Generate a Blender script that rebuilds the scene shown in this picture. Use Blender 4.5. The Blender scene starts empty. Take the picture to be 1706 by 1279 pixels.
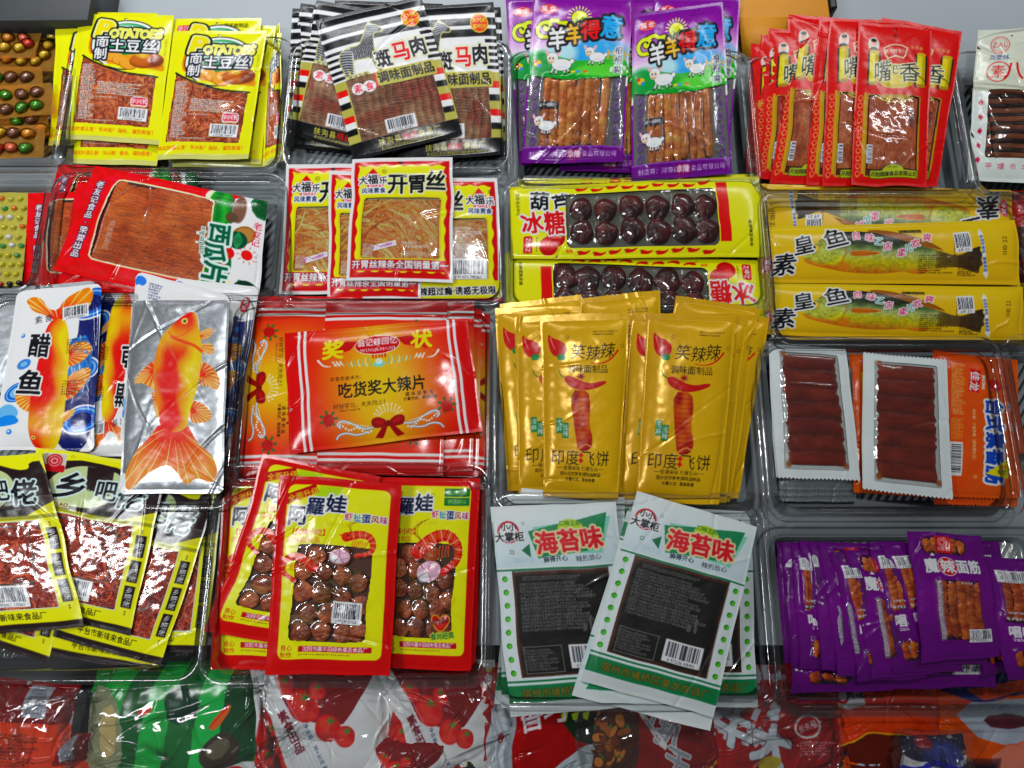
# Snack packets in clear plastic trays on a stall, seen from above.
import bpy, math
import numpy as np

SC = bpy.context.scene
COL = SC.collection

# ---------------------------------------------------------------- camera, light, exposure
FPX = 1288.0                      # focal length in photo pixels (photo 1706 x 1279)
PW, PH = 1706.0, 1279.0
TH = math.radians(15.0)
DIST = 0.76
cam_d = bpy.data.cameras.new('camera')
cam = bpy.data.objects.new('camera', cam_d)
COL.objects.link(cam)
cam_d.sensor_width = 36.0
cam_d.lens = 36.0 * FPX / PW
cam_d.clip_start, cam_d.clip_end = 0.01, 50.0
CAM = np.array([0.0, -DIST * math.sin(TH), DIST * math.cos(TH)])
cam.location = CAM.tolist()
cam.rotation_euler = (TH, 0, 0)
SC.camera = cam

world = bpy.data.worlds.new('World')
SC.world = world
world.use_nodes = True
bgn = world.node_tree.nodes['Background']
bgn.inputs[0].default_value = (0.88, 0.95, 1.0, 1)
bgn.inputs[1].default_value = 0.075


def lamp(name, loc, sx, sy, power, col, target=(0, 0, 0)):
    d = bpy.data.lights.new(name, 'AREA')
    d.shape = 'RECTANGLE'
    d.size, d.size_y, d.energy, d.color = sx, sy, power, col
    o = bpy.data.objects.new(name, d)
    COL.objects.link(o)
    o.location = loc
    v = np.array(target, float) - np.array(loc, float)
    v /= np.linalg.norm(v)
    o.rotation_euler = (math.acos(-v[2]), 0, math.atan2(v[0], -v[1]) if abs(v[0]) + abs(v[1]) > 1e-6 else 0)
    return o


lamp('added_glint_lamp', (-0.34, 1.20, 1.40), 1.0, 0.14, 33, (0.97, 0.99, 1.0))
lamp('added_glint_lamp', (-0.95, -0.25, 1.40), 0.14, 1.0, 13, (0.95, 0.98, 1.0))
lamp('added_glint_lamp', (0.85, 1.05, 1.5), 0.9, 0.12, 15, (0.96, 0.99, 1.0))
lamp('added_glint_lamp', (0.02, 0.22, 1.60), 0.14, 0.06, 4.5, (1.0, 1.0, 1.0))  # small extra lamp, added to put crisp glints on the film
SC.view_settings.view_transform = 'Standard'
SC.view_settings.look = 'None'
SC.view_settings.exposure = 0.45
SC.view_settings.gamma = 1.0
SC.view_settings.use_curve_mapping = False
SC.render.engine = 'CYCLES'
SC.cycles.max_bounces = 10
SC.cycles.transparent_max_bounces = 24
SC.cycles.diffuse_bounces = 3
SC.cycles.glossy_bounces = 3
SC.cycles.caustics_reflective = False
SC.cycles.caustics_refractive = False
SC.cycles.sample_clamp_indirect = 4.0


# ---------------------------------------------------------------- pixels of the photograph to points of the stall
def at(px, py, z=0.0):
    """the point at height z (m) seen at photo pixel (px, py)"""
    dx, dy = (px - PW / 2) / FPX, -(py - PH / 2) / FPX
    c, s = math.cos(TH), math.sin(TH)
    d = np.array([dx, dy * c + s, dy * s - c])
    t = (z - CAM[2]) / d[2]
    return CAM + d * t


# ---------------------------------------------------------------- small numeric helpers
def lin(c):
    c = np.clip(np.asarray(c, dtype=np.float32) / 255.0, 0, 1)
    return np.where(c <= 0.04045, c / 12.92, ((c + 0.055) / 1.055) ** 2.4)


ALB = 1.10                        # printed colours are read off lit packets


def albedo(c):
    c = lin(c) * ALB
    g = c @ np.array((.3, .55, .15), np.float32)
    return np.clip(g[..., None] + (c - g[..., None]) * 1.14, 0.0028, 0.84)


def vnoise(h, w, ch, cw, rng):
    """smooth value noise h x w with about ch x cw cells, 0..1"""
    ch, cw = max(1, int(round(ch))), max(1, int(round(cw)))
    g = rng.random((ch + 2, cw + 2)).astype(np.float32)
    y = np.linspace(0, ch, h, endpoint=False)
    x = np.linspace(0, cw, w, endpoint=False)
    yi, xi = y.astype(int), x.astype(int)
    fy, fx = y - yi, x - xi
    fy, fx = fy * fy * (3 - 2 * fy), fx * fx * (3 - 2 * fx)
    a = g[np.ix_(yi, xi)] * (1 - fx) + g[np.ix_(yi, xi + 1)] * fx
    b = g[np.ix_(yi + 1, xi)] * (1 - fx) + g[np.ix_(yi + 1, xi + 1)] * fx
    return a * (1 - fy)[:, None] + b * fy[:, None]


def fbm(h, w, ch, cw, rng, n=3):
    o, a, t = 0, 1.0, 0
    for _ in range(n):
        o = o + a * vnoise(h, w, ch, cw, rng)
        t += a
        a *= 0.5
        ch *= 2
        cw *= 2
    return o / t


def blur(a, n):
    for _ in range(2):
        for ax in (0, 1):
            p = [(0, 0), (0, 0)]
            p[ax] = (n, n)
            c = np.cumsum(np.pad(a, p, mode='edge'), axis=ax)
            k = 2 * n
            a = (np.take(c, range(k, c.shape[ax]), axis=ax) - np.take(c, range(0, c.shape[ax] - k), axis=ax)) / k
    return a


# ---------------------------------------------------------------- glyphs (the font that comes with the renderer)
GN, GX0, GY0, GS = 112, -0.18, -0.28, 1.36
_gl = {}
_gcu = bpy.data.curves.new('glyph_source', 'FONT')
_gcu.resolution_u = 5
_gob = bpy.data.objects.new('glyph_source', _gcu)
COL.objects.link(_gob)


def _edt(m):
    """distance in cells to the nearest True cell"""
    n = m.shape[0]
    idx = np.arange(n, dtype=np.float32)
    g = np.full(m.shape, 1e3, np.float32)
    for i in range(n):
        r = np.where(m[i])[0]
        if len(r):
            g[i] = np.abs(idx[:, None] - r[None, :]).min(1)
    d2 = (idx[:, None] - idx[None, :]) ** 2
    return np.sqrt((g.T[:, None, :] ** 2 + d2[None]).min(2)).T


def glyph(ch):
    """(signed distance field in em, advance)"""
    if ch in _gl:
        return _gl[ch]
    _gcu.body = ch
    dg = bpy.context.evaluated_depsgraph_get()
    dg.update()
    ev = _gob.evaluated_get(dg)
    me = ev.to_mesh()
    nv = len(me.vertices)
    m = np.zeros((GN, GN), bool)
    adv = 1.0 if ord(ch) > 0x2000 else 0.3
    if nv:
        v = np.empty(nv * 3, np.float32)
        me.vertices.foreach_get('co', v)
        v = v.reshape(-1, 3)[:, :2]
        if ord(ch) < 0x2000:
            adv = v[:, 0].max() + 0.06
        me.calc_loop_triangles()
        t = np.empty(len(me.loop_triangles) * 3, np.int32)
        me.loop_triangles.foreach_get('vertices', t)
        P = np.stack([(v[:, 0] - GX0) / GS * GN, (v[:, 1] - GY0) / GS * GN], 1) - 0.5
        for a, b, c in t.reshape(-1, 3):
            q = P[[a, b, c]]
            x0, y0 = np.maximum(np.floor(q.min(0)).astype(int), 0)
            x1, y1 = np.minimum(np.ceil(q.max(0)).astype(int) + 1, GN)
            if x1 <= x0 or y1 <= y0:
                continue
            X, Y = np.meshgrid(np.arange(x0, x1), np.arange(y0, y1))
            s = [(q[(k + 1) % 3, 0] - q[k, 0]) * (Y - q[k, 1]) - (q[(k + 1) % 3, 1] - q[k, 1]) * (X - q[k, 0]) for k in range(3)]
            m[y0:y1, x0:x1] |= ((s[0] >= 0) & (s[1] >= 0) & (s[2] >= 0)) | ((s[0] <= 0) & (s[1] <= 0) & (s[2] <= 0))
    ev.to_mesh_clear()
    if m.any():
        sd = (_edt(m) - _edt(~m)) / GN * GS
    else:
        sd = np.full((GN, GN), 9.0, np.float32)
    _gl[ch] = (sd.astype(np.float32), adv)
    return _gl[ch]


# ---------------------------------------------------------------- the print of a packet
class Print:
    def __init__(s, W, H, bg=(255, 255, 255), metal=0.0, k=2.5):
        s.W, s.H, s.k = W, H, k
        s.h, s.w = int(round(H * k)), int(round(W * k))
        s.C = np.empty((s.h, s.w, 3), np.float32)
        s.C[:] = bg
        s.M = np.full((s.h, s.w), metal, np.float32)
        s.I = np.zeros((s.h, s.w), np.float32)      # ink on clear film
        s.Wn = np.zeros((s.h, s.w), np.float32)     # clear window
        s.cutm = np.ones((s.h, s.w), np.float32)    # film present
        s.seal = []                                 # rectangles of end seals
        s.clip = None
        s.foods = []
        s.back = (150, 150, 150)
        s.wsplit = []                               # heights that part one window from the next
        s.rng = np.random.default_rng(7)

    def _box(s, x0, y0, x1, y1):
        k = s.k
        i0, i1 = max(0, int(y0 * k) - 2), min(s.h, int(y1 * k) + 3)
        j0, j1 = max(0, int(x0 * k) - 2), min(s.w, int(x1 * k) + 3)
        if i1 <= i0 or j1 <= j0:
            return None
        X, Y = np.meshgrid((np.arange(j0, j1) + .5) / k, (np.arange(i0, i1) + .5) / k)
        return (slice(i0, i1), slice(j0, j1)), X, Y

    def paint(s, box, sdf, col, op=1.0, soft=0.0, metal=0.0, mode='ink'):
        b = s._box(*box)
        if b is None:
            return
        sl, X, Y = b
        d = sdf(X, Y)
        a = np.clip(0.5 - d / max(1.0 / s.k, soft), 0, 1)
        if callable(op):
            op = op(X, Y)
        a = a * op
        if s.clip is not None:
            a = a * s.clip[sl]
        if mode == 'win':
            s.Wn[sl] = np.maximum(s.Wn[sl], a)
            s.I[sl] *= 1 - a
            return
        if mode == 'cut':
            s.cutm[sl] *= 1 - a
            return
        if mode == 'clip':
            m = np.zeros((s.h, s.w), np.float32)
            m[sl] = a
            return m
        c = col(X, Y) if callable(col) else np.asarray(col, np.float32)
        I = s.I[sl]
        wn = (s.Wn[sl] > 0.5)
        aw = np.where(wn, a / np.maximum(a + I * (1 - a), 1e-4), a)[..., None]
        s.C[sl] = s.C[sl] * (1 - aw) + c * aw
        s.I[sl] = I + (1 - I) * a
        s.M[sl] = s.M[sl] * (1 - a) + metal * a

    # shapes -----------------------------------------------------
    def rect(s, x0, y0, x1, y1, col=None, r=0.0, rot=0.0, **kw):
        cx, cy, hx, hy = (x0 + x1) / 2, (y0 + y1) / 2, (x1 - x0) / 2 - r, (y1 - y0) / 2 - r
        cr, sr = math.cos(math.radians(rot)), math.sin(math.radians(rot))

        def f(X, Y):
            dx, dy = X - cx, Y - cy
            qx = np.abs(dx * cr + dy * sr) - hx
            qy = np.abs(-dx * sr + dy * cr) - hy
            return np.hypot(np.maximum(qx, 0), np.maximum(qy, 0)) + np.minimum(np.maximum(qx, qy), 0) - r
        R = math.hypot(hx + r, hy + r) if rot else 0
        bx = (cx - R, cy - R, cx + R, cy + R) if rot else (x0, y0, x1, y1)
        return s.paint(bx, f, col, **kw)

    def ell(s, cx, cy, rx, ry, col=None, rot=0.0, ring=None, **kw):
        cr, sr = math.cos(math.radians(rot)), math.sin(math.radians(rot))

        def f(X, Y):
            dx, dy = X - cx, Y - cy
            x, y = (dx * cr + dy * sr) / rx, (-dx * sr + dy * cr) / ry
            n = np.hypot(x, y)
            g = np.hypot(x / rx, y / ry) / np.maximum(n, 1e-6)
            d = (n - 1) / np.maximum(g, 1e-6)
            return np.abs(d) - ring / 2 if ring else d
        R = max(rx, ry) + (ring or 0) + kw.get('soft', 0)
        return s.paint((cx - R, cy - R, cx + R, cy + R), f, col, **kw)

    def poly(s, pts, col=None, grow=0.0, smooth=0, **kw):
        p = np.asarray(pts, np.float32)
        for _ in range(smooth):
            q = np.roll(p, -1, 0)
            p = np.stack([p * .75 + q * .25, p * .25 + q * .75], 1).reshape(-1, 2)

        def f(X, Y):
            d2 = np.full(X.shape, 1e9, np.float32)
            ins = np.zeros(X.shape, bool)
            for i in range(len(p)):
                ax, ay = p[i]
                bx, by = p[(i + 1) % len(p)]
                ex, ey = bx - ax, by - ay
                t = np.clip(((X - ax) * ex + (Y - ay) * ey) / (ex * ex + ey * ey + 1e-9), 0, 1)
                d2 = np.minimum(d2, (X - ax - t * ex) ** 2 + (Y - ay - t * ey) ** 2)
                if ay != by:
                    ins ^= ((ay > Y) != (by > Y)) & (X < (bx - ax) * (Y - ay) / (by - ay) + ax)
            return np.where(ins, -np.sqrt(d2), np.sqrt(d2)) - grow
        g = grow + kw.get('soft', 0) + 1
        return s.paint((p[:, 0].min() - g, p[:, 1].min() - g, p[:, 0].max() + g, p[:, 1].max() + g), f, col, **kw)

    def line(s, pts, w, col=None, w2=None, smooth=0, **kw):
        p = np.asarray(pts, np.float32)
        for _ in range(smooth):
            q = p[1:]
            m = np.stack([p[:-1] * .75 + q * .25, p[:-1] * .25 + q * .75], 1).reshape(-1, 2)
            p = np.concatenate([p[:1], m, p[-1:]])
        w2 = w if w2 is None else w2
        n = len(p) - 1

        def f(X, Y):
            d = np.full(X.shape, 1e9, np.float32)
            for i in range(n):
                ax, ay = p[i]
                ex, ey = p[i + 1] - p[i]
                t = np.clip(((X - ax) * ex + (Y - ay) * ey) / (ex * ex + ey * ey + 1e-9), 0, 1)
                d = np.minimum(d, np.hypot(X - ax - t * ex, Y - ay - t * ey) - (w + (w2 - w) * (i + t) / n) / 2)
            return d
        g = max(w, w2) + kw.get('soft', 0)
        return s.paint((p[:, 0].min() - g, p[:, 1].min() - g, p[:, 0].max() + g, p[:, 1].max() + g), f, col, **kw)

    def text(s, t, x, y, size, col=(0, 0, 0), bold=0.0, out=(), rot=0.0, skew=0.0, vert=False, gap=0.0, sx=1.0, anchor='c', wob=0.0, op=1.0):
        """text centred on (x, y); out = [(width in units, colour), ...] outermost first"""
        gs = [(c,) + glyph(c) for c in t]
        bold *= .68 if ord(t[0]) > 0x2000 else 1.0
        adv = [size * (1.0 if vert else g[2] * sx) + gap for g in gs]
        tot = sum(adv) - gap
        pos = -tot / 2 if anchor == 'c' else (0.0 if anchor == 'l' else -tot)
        cr, sr = math.cos(math.radians(rot)), math.sin(math.radians(rot))
        cells = []
        rw = np.random.default_rng(len(t) * 31 + int(size * 7))
        for g, a in zip(gs, adv):
            if vert:
                ox, oy = -size * .5 * sx * (1.0 if ord(g[0]) > 0x2000 else g[2]), pos + size * .88
            else:
                ox, oy = pos, size * .36
            wz = size * (1 + wob * (rw.random() - .5))
            cells.append((g[1], ox, oy + wob * size * (rw.random() - .5) * .4, wz, (rw.random() - .5) * wob * 40))
            pos += a
        passes = [(o[0], o[1]) for o in out] + [(0.0, col)]
        for grow, cc in passes:
            for sd, ox, oy, z, rr in cells:
                ccx, ccy = ox + z * .5 * sx, oy - z * .36
                wx, wy = x + ccx * cr - ccy * sr, y + ccx * sr + ccy * cr
                R = z * .85 * max(1, sx) + grow + abs(skew) * z * .5
                c2, s2 = math.cos(math.radians(rot + rr)), math.sin(math.radians(rot + rr))

                def f(X, Y):
                    dx, dy = X - wx, Y - wy
                    lx, ly = dx * c2 + dy * s2, -(-dx * s2 + dy * c2)
                    lx = lx - skew * ly
                    ex, ey = lx / (z * sx) + .5, ly / z + .36
                    gx = np.clip((ex - GX0) / GS * GN - .5, 0, GN - 1.001)
                    gy = np.clip((ey - GY0) / GS * GN - .5, 0, GN - 1.001)
                    i, j = gy.astype(int), gx.astype(int)
                    fy, fx = gy - i, gx - j
                    v = sd[i, j] * (1 - fx) * (1 - fy) + sd[i, j + 1] * fx * (1 - fy) + sd[i + 1, j] * (1 - fx) * fy + sd[i + 1, j + 1] * fx * fy
                    return (v - bold) * z - grow
                s.paint((wx - R, wy - R, wx + R, wy + R), f, cc, op=op)

    def micro(s, x0, y0, x1, y1, row, col, op=.85, fill=.9, rot=0.0, seed=1):
        """lines of print too small to read"""
        r = np.random.default_rng(seed)
        cx, cy = (x0 + x1) / 2, (y0 + y1) / 2
        hw, hh = (x1 - x0) / 2, (y1 - y0) / 2
        nr = max(1, int((y1 - y0) / row))
        q = row * .7 / 4
        ncol = int(2 * hw / q) + 2
        g = (r.random((nr * 4 + 4, ncol)) < .62).astype(np.float32)
        g[:, ::5] = 0
        ends = r.uniform(fill - .35, fill, nr + 1) * ncol
        cr, sr = math.cos(math.radians(rot)), math.sin(math.radians(rot))

        def f(X, Y):
            dx, dy = X - cx, Y - cy
            u, v = dx * cr + dy * sr + hw, -dx * sr + dy * cr + hh
            ri = np.clip((v / row).astype(int), 0, nr - 1)
            w = v - ri * row
            inside = (u > 0) & (u < 2 * hw) & (v > 0) & (v < nr * row) & (w < row * .7)
            j = np.clip((u / q).astype(int), 0, ncol - 1)
            i = np.clip((w / q).astype(int), 0, 3) + ri * 4
            on = inside & (g[i, j] > 0) & (j < ends[ri])
            return np.where(on, -9.0, 9.0)
        R = math.hypot(hw, hh) if rot else 0
        s.paint((cx - max(R, hw), cy - max(R, hh), cx + max(R, hw), cy + max(R, hh)), f, col, op=op)

    def barcode(s, x0, y0, x1, y1, rot=0.0, digits='6 971474 790367', horiz=True, seed=3):
        cx, cy, hw, hh = (x0 + x1) / 2, (y0 + y1) / 2, (x1 - x0) / 2, (y1 - y0) / 2
        s.rect(x0, y0, x1, y1, (236, 238, 242), rot=rot)
        r = np.random.default_rng(seed)
        if horiz:
            L, T = hw * 2, hh * 2
        else:
            L, T = hh * 2, hw * 2
        nm = int(min(95, max(24, L * 1.5)))
        mods = np.zeros(nm + 1)
        i = 0
        while i < nm:
            n = r.integers(1, 4)
            mods[i:i + n] = 1
            i += n + r.integers(1, 4)
        cr, sr = math.cos(math.radians(rot)), math.sin(math.radians(rot))

        def f(X, Y):
            dx, dy = X - cx, Y - cy
            u, v = dx * cr + dy * sr, -dx * sr + dy * cr
            if not horiz:
                u, v = v, -u
            a = u / L + .5
            j = np.clip(((a - .07) / .86 * nm).astype(int), 0, nm)
            b = v / T + .5
            return np.where((mods[j] > 0) & (a > .07) & (a < .93) & (b > .08) & (b < .76), -9.0, 9.0)
        R = math.hypot(hw, hh)
        s.paint((cx - R, cy - R, cx + R, cy + R), f, (22, 24, 40))
        zz = T * .2
        off = T * .385
        if horiz:
            s.text(digits, cx - off * sr, cy + off * cr, zz, (20, 20, 30), rot=rot, sx=L * .86 / (zz * .58 * len(digits)))
        else:
            s.text(digits, cx - off * cr, cy - off * sr, zz, (20, 20, 30), rot=rot + 90, sx=L * .86 / (zz * .58 * len(digits)))

    def wrect(s, x0, y0, x1, y1, r=0):
        s.rect(x0, y0, x1, y1, r=r, mode='win')

    def wpoly(s, pts, smooth=0):
        s.poly(pts, mode='win', smooth=smooth)

    def zig(s, edge, n, depth):
        """pinked edge: teeth cut out of one side ('t', 'b', 'l', 'r')"""
        yy, xx = np.meshgrid((np.arange(s.h) + .5) / s.k, (np.arange(s.w) + .5) / s.k, indexing='ij')
        a, L, d = {'t': (xx, s.W, yy), 'b': (xx, s.W, s.H - yy), 'l': (yy, s.H, xx), 'r': (yy, s.H, s.W - xx)}[edge]
        tri = np.abs(((a / L * n) % 1.0) * 2 - 1) * depth
        s.cutm[d < tri] = 0

    def round_cut(s, r):
        m = Print.__new__(Print)
        b = s._box(0, 0, s.W, s.H)
        sl, X, Y = b
        qx, qy = np.abs(X - s.W / 2) - s.W / 2 + r, np.abs(Y - s.H / 2) - s.H / 2 + r
        s.cutm[np.hypot(np.maximum(qx, 0), np.maximum(qy, 0)) > r] = 0

    def mottle(s, amt=6, cells=6):
        """uneven ink: a little low-frequency variation of the print itself"""
        n = fbm(s.h, s.w, cells * s.H / s.W, cells, s.rng, 3) - .5
        s.C += (n * amt * 2)[..., None]
        s.C += s.rng.normal(0, 1.2, s.C.shape[:2])[..., None]


def gradv(c1, c2, y0, y1):
    c1, c2 = np.array(c1, np.float32), np.array(c2, np.float32)
    return lambda X, Y: c1 + (c2 - c1) * np.clip((Y - y0) / (y1 - y0), 0, 1)[..., None]


def gradh(c1, c2, x0, x1):
    c1, c2 = np.array(c1, np.float32), np.array(c2, np.float32)
    return lambda X, Y: c1 + (c2 - c1) * np.clip((X - x0) / (x1 - x0), 0, 1)[..., None]


def ramp(t, stops):
    xs = [a for a, _ in stops]
    return np.stack([np.interp(t, xs, [c[i] for _, c in stops]) for i in range(3)], -1).astype(np.float32)


# ---------------------------------------------------------------- food inside the packets: (height in units, colour, present)
def tint(h, w, rng, c1, c2, cy, cx, n=3):
    t = np.clip((fbm(h, w, cy, cx, rng, n) - .5) * 2.2 + .5, 0, 1)[..., None]
    return np.array(c1, np.float32) * (1 - t) + np.array(c2, np.float32) * t


def shade_mix(c, c2, t):
    return c * (1 - t[..., None]) + np.array(c2, np.float32) * t[..., None]


def strokes(h, w, rng, n, r0, r1, cols, length, curl=.6, ang=None, base=0.0, region=None):
    H = np.zeros((h, w), np.float32) + base
    C = np.empty((h, w, 3), np.float32)
    C[:] = np.array(cols[0]) * .7
    for _ in range(n):
        x, y = rng.uniform(-4, w + 4), rng.uniform(-4, h + 4)
        if region is not None:
            x, y = region(rng)
        a = rng.uniform(0, 6.28) if ang is None else ang(x, y) + rng.normal(0, .25)
        r = rng.uniform(r0, r1)
        lift = rng.uniform(0, 2.6)
        c = np.array(cols[rng.integers(len(cols))], np.float32) * rng.uniform(.8, 1.2)
        da = rng.normal(0, curl) / 6
        px, py = x, y
        for k in range(6):
            a += da + (0 if ang is None else .5 * math.sin(ang(px, py) - a))
            nx, ny = px + math.cos(a) * length / 6, py + math.sin(a) * length / 6
            i0, i1 = max(0, int(min(py, ny) - r - 1)), min(h, int(max(py, ny) + r + 2))
            j0, j1 = max(0, int(min(px, nx) - r - 1)), min(w, int(max(px, nx) + r + 2))
            if i1 > i0 and j1 > j0:
                X, Y = np.meshgrid(np.arange(j0, j1), np.arange(i0, i1))
                ex, ey = nx - px, ny - py
                t = np.clip(((X - px) * ex + (Y - py) * ey) / (ex * ex + ey * ey + 1e-6), 0, 1)
                d = np.hypot(X - px - t * ex, Y - py - t * ey)
                hh = lift + np.sqrt(np.maximum(r * r - d * d, 0))
                m = (d < r) & (hh > H[i0:i1, j0:j1])
                H[i0:i1, j0:j1][m] = hh[m]
                C[i0:i1, j0:j1][m] = c
            px, py = nx, ny
    return H, C


def food_shreds(h, w, rng, cols=((196, 98, 62), (168, 72, 46), (212, 118, 76), (138, 54, 38)), n=420, length=44, ang=None):
    H, C = strokes(h, w, rng, n, 1.0, 1.9, cols, length, curl=1.6, ang=ang)
    return H, C + (fbm(h, w, h / 8, w / 8, rng)[..., None] - .5) * 40, np.ones((h, w), bool)


def food_meat(h, w, rng, c1=(140, 94, 70), c2=(190, 146, 114), c3=(150, 66, 50)):
    x, y = np.meshgrid(np.arange(w), np.arange(h))
    wx = (fbm(h, w, 5, 4, rng) - .5) * 14
    a = np.sin((x + wx) * 2 * math.pi / 13.0)
    b = np.sin((y + wx) * 2 * math.pi / 4.2)
    f = vnoise(h, w, h / 2.2, w / 9, rng)
    H = 2.2 + .8 * a + .45 * b + 1.3 * (fbm(h, w, 8, 6, rng) - .5) + f * .5
    C = tint(h, w, rng, c1, c2, 7, 6)
    C = shade_mix(C, c3, np.clip((fbm(h, w, 3, 3, rng) - .55) * 5, 0, .8))
    C = C * (.86 + .10 * a + .06 * b + .2 * (f - .5))[..., None]
    return H, C, np.ones((h, w), bool)


def food_slab(h, w, rng, c1=(166, 76, 44), c2=(206, 112, 70), vert=True, spots=.35):
    H = 2 + fbm(h, w, h / 3, w / 3, rng, 2) * .7
    f = vnoise(h, w, h / 1.6, w / 12, rng) if not vert else vnoise(h, w, h / 12, w / 1.6, rng)
    C = tint(h, w, rng, c1, c2, 5, 5, 4)
    C = C * (.82 + .36 * f)[..., None]
    sp = np.clip((vnoise(h, w, h / 2, w / 2, rng) - .72) * 6, 0, 1) * spots
    C = shade_mix(C, (78, 22, 14), sp)
    return H + f * .5, C, np.ones((h, w), bool)


def food_sticks(h, w, rng, xs, r, c1=(176, 96, 48), c2=(214, 142, 84), y0=0, y1=None, lean=0.0):
    y1 = h if y1 is None else y1
    x, y = np.meshgrid(np.arange(w), np.arange(h))
    H = np.zeros((h, w), np.float32)
    C = np.zeros((h, w, 3), np.float32)
    keep = np.zeros((h, w), bool)
    bumps = fbm(h, w, h / 4, w / 4, rng, 2)
    for cx in xs:
        a0, a1 = y0 + rng.uniform(-3, 4), y1 - rng.uniform(-3, 6)
        ph, am = rng.uniform(0, 6), rng.uniform(.5, 1.8)
        ctr = cx + am * np.sin(y / h * 4 + ph) + lean * (y - h / 2)
        rr = r * (.92 + .16 * bumps) * np.sqrt(np.clip(np.minimum(y - a0, a1 - y) / (r * .8), 0, 1))
        d = np.abs(x - ctr)
        m = d < rr
        hh = 1.0 + np.sqrt(np.maximum(rr * rr - d * d, 0)) * .8 + bumps * .9
        m &= hh > H
        c = tint(h, w, rng, c1, c2, h / 9, 3) * rng.uniform(.88, 1.1) * (.85 + .3 * bumps)[..., None]
        H[m] = hh[m]
        C[m] = c[m]
        keep |= m
    return H, C, keep


def food_balls(h, w, rng, ctrs, r, c1, c2, wr=.5, flat=.62):
    x, y = np.meshgrid(np.arange(w), np.arange(h))
    H = np.zeros((h, w), np.float32)
    C = np.zeros((h, w, 3), np.float32)
    keep = np.zeros((h, w), bool)
    b = fbm(h, w, h / 5, w / 5, rng, 3)
    for cx, cy in ctrs:
        rr = r * rng.uniform(.92, 1.06)
        ang = np.arctan2(y - cy, x - cx)
        q = rr * (1 + .04 * np.sin(3 * ang + cx) + .03 * np.sin(5 * ang + cy))
        d = np.hypot(x - cx, y - cy)
        hh = np.sqrt(np.maximum(q * q - d * d, 0)) * flat + (b - .5) * wr * 4
        m = (d < q) & (hh > H)
        c = tint(h, w, rng, c1, c2, h / 14, w / 14) * rng.uniform(.85, 1.12)
        H[m] = hh[m]
        C[m] = c[m]
        keep |= m
    return H, C, keep


def food_bar(h, w, rng):
    """seven rolled sausages side by side"""
    x, y = np.meshgrid(np.arange(w), np.arange(h))
    p = y / h * 7 + .10 * (fbm(h, w, 2, 3, rng) - .5) + 0.02 * np.sin(x / w * 3)
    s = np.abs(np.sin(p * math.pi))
    H = 3.0 + 1.0 * s ** .5 + .7 * (fbm(h, w, 22, 4, rng) - .5)
    f = vnoise(h, w, h / 2, w / 24, rng)
    C = tint(h, w, rng, (100, 32, 22), (124, 44, 30), 9, 3)
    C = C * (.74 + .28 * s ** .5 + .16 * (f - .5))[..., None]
    e = (vnoise(h, w, h / 6, 1, rng) - .5) * 5
    keep = (x > 3 + e) & (x < w - 4 + e[:, ::-1]) & (y > 2) & (y < h - 3)
    return H, C, keep


def food_dark(h, w, rng):
    H = 1.8 + .5 * fbm(h, w, 14, 14, rng) + vnoise(h, w, h / 2, w / 2, rng) * .2
    x, y = np.meshgrid(np.arange(w), np.arange(h))
    C = tint(h, w, rng, (14, 11, 10), (23, 18, 15), 6, 6)
    e = np.minimum(np.minimum(x, w - x), np.minimum(y, h - y))
    C = shade_mix(C, (92, 44, 16), np.clip(1 - (e - 1) / (3 + 5 * vnoise(h, w, 6, 6, rng)), 0, .9))
    return H, C, np.ones((h, w), bool)


def food_strips(h, w, rng, pitch=15.0):
    x, y = np.meshgrid(np.arange(w), np.arange(h))
    yy = y + (vnoise(h, w, 3, 4, rng) - .5) * 4
    s = np.sin(yy / pitch * 2 * math.pi)
    C = np.where((s > 0)[..., None], tint(h, w, rng, (104, 56, 36), (128, 72, 46), 20, 4), tint(h, w, rng, (26, 13, 11), (42, 20, 16), 20, 4))
    H = 2 + 1.2 * np.abs(s)
    return H, C, np.ones((h, w), bool)


# ---------------------------------------------------------------- materials
def new_mat(name):
    m = bpy.data.materials.new(name)
    m.use_nodes = True
    nt = m.node_tree
    nt.nodes.clear()
    out = nt.nodes.new('ShaderNodeOutputMaterial')
    return m, nt, out


def film_mat(name, rough=.28, metal=0.0, bump=.12, scale=260.0, coat=0.0):
    m, nt, out = new_mat(name)
    N, L = nt.nodes, nt.links
    p = N.new('ShaderNodeBsdfPrincipled')
    a = N.new('ShaderNodeAttribute')
    a.attribute_name = 'Col'
    L.new(a.outputs['Color'], p.inputs['Base Color'])
    if metal:
        L.new(a.outputs['Alpha'], p.inputs['Metallic'])
    tc = N.new('ShaderNodeTexCoord')
    n = N.new('ShaderNodeTexNoise')
    n.inputs['Scale'].default_value = scale
    n.inputs['Detail'].default_value = 3
    L.new(tc.outputs['Object'], n.inputs['Vector'])
    r = N.new('ShaderNodeMapRange')
    r.inputs['To Min'].default_value = rough * .75
    r.inputs['To Max'].default_value = rough * 1.35
    L.new(n.outputs['Fac'], r.inputs['Value'])
    L.new(r.outputs[0], p.inputs['Roughness'])
    b = N.new('ShaderNodeBump')
    b.inputs['Strength'].default_value = bump
    b.inputs['Distance'].default_value = .001
    L.new(n.outputs['Fac'], b.inputs['Height'])
    L.new(b.outputs[0], p.inputs['Normal'])
    p.inputs['Specular IOR Level'].default_value = .30
    p.inputs['Coat Weight'].default_value = coat
    p.inputs['Coat Roughness'].default_value = .08
    L.new(p.outputs[0], out.inputs[0])
    return m


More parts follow.
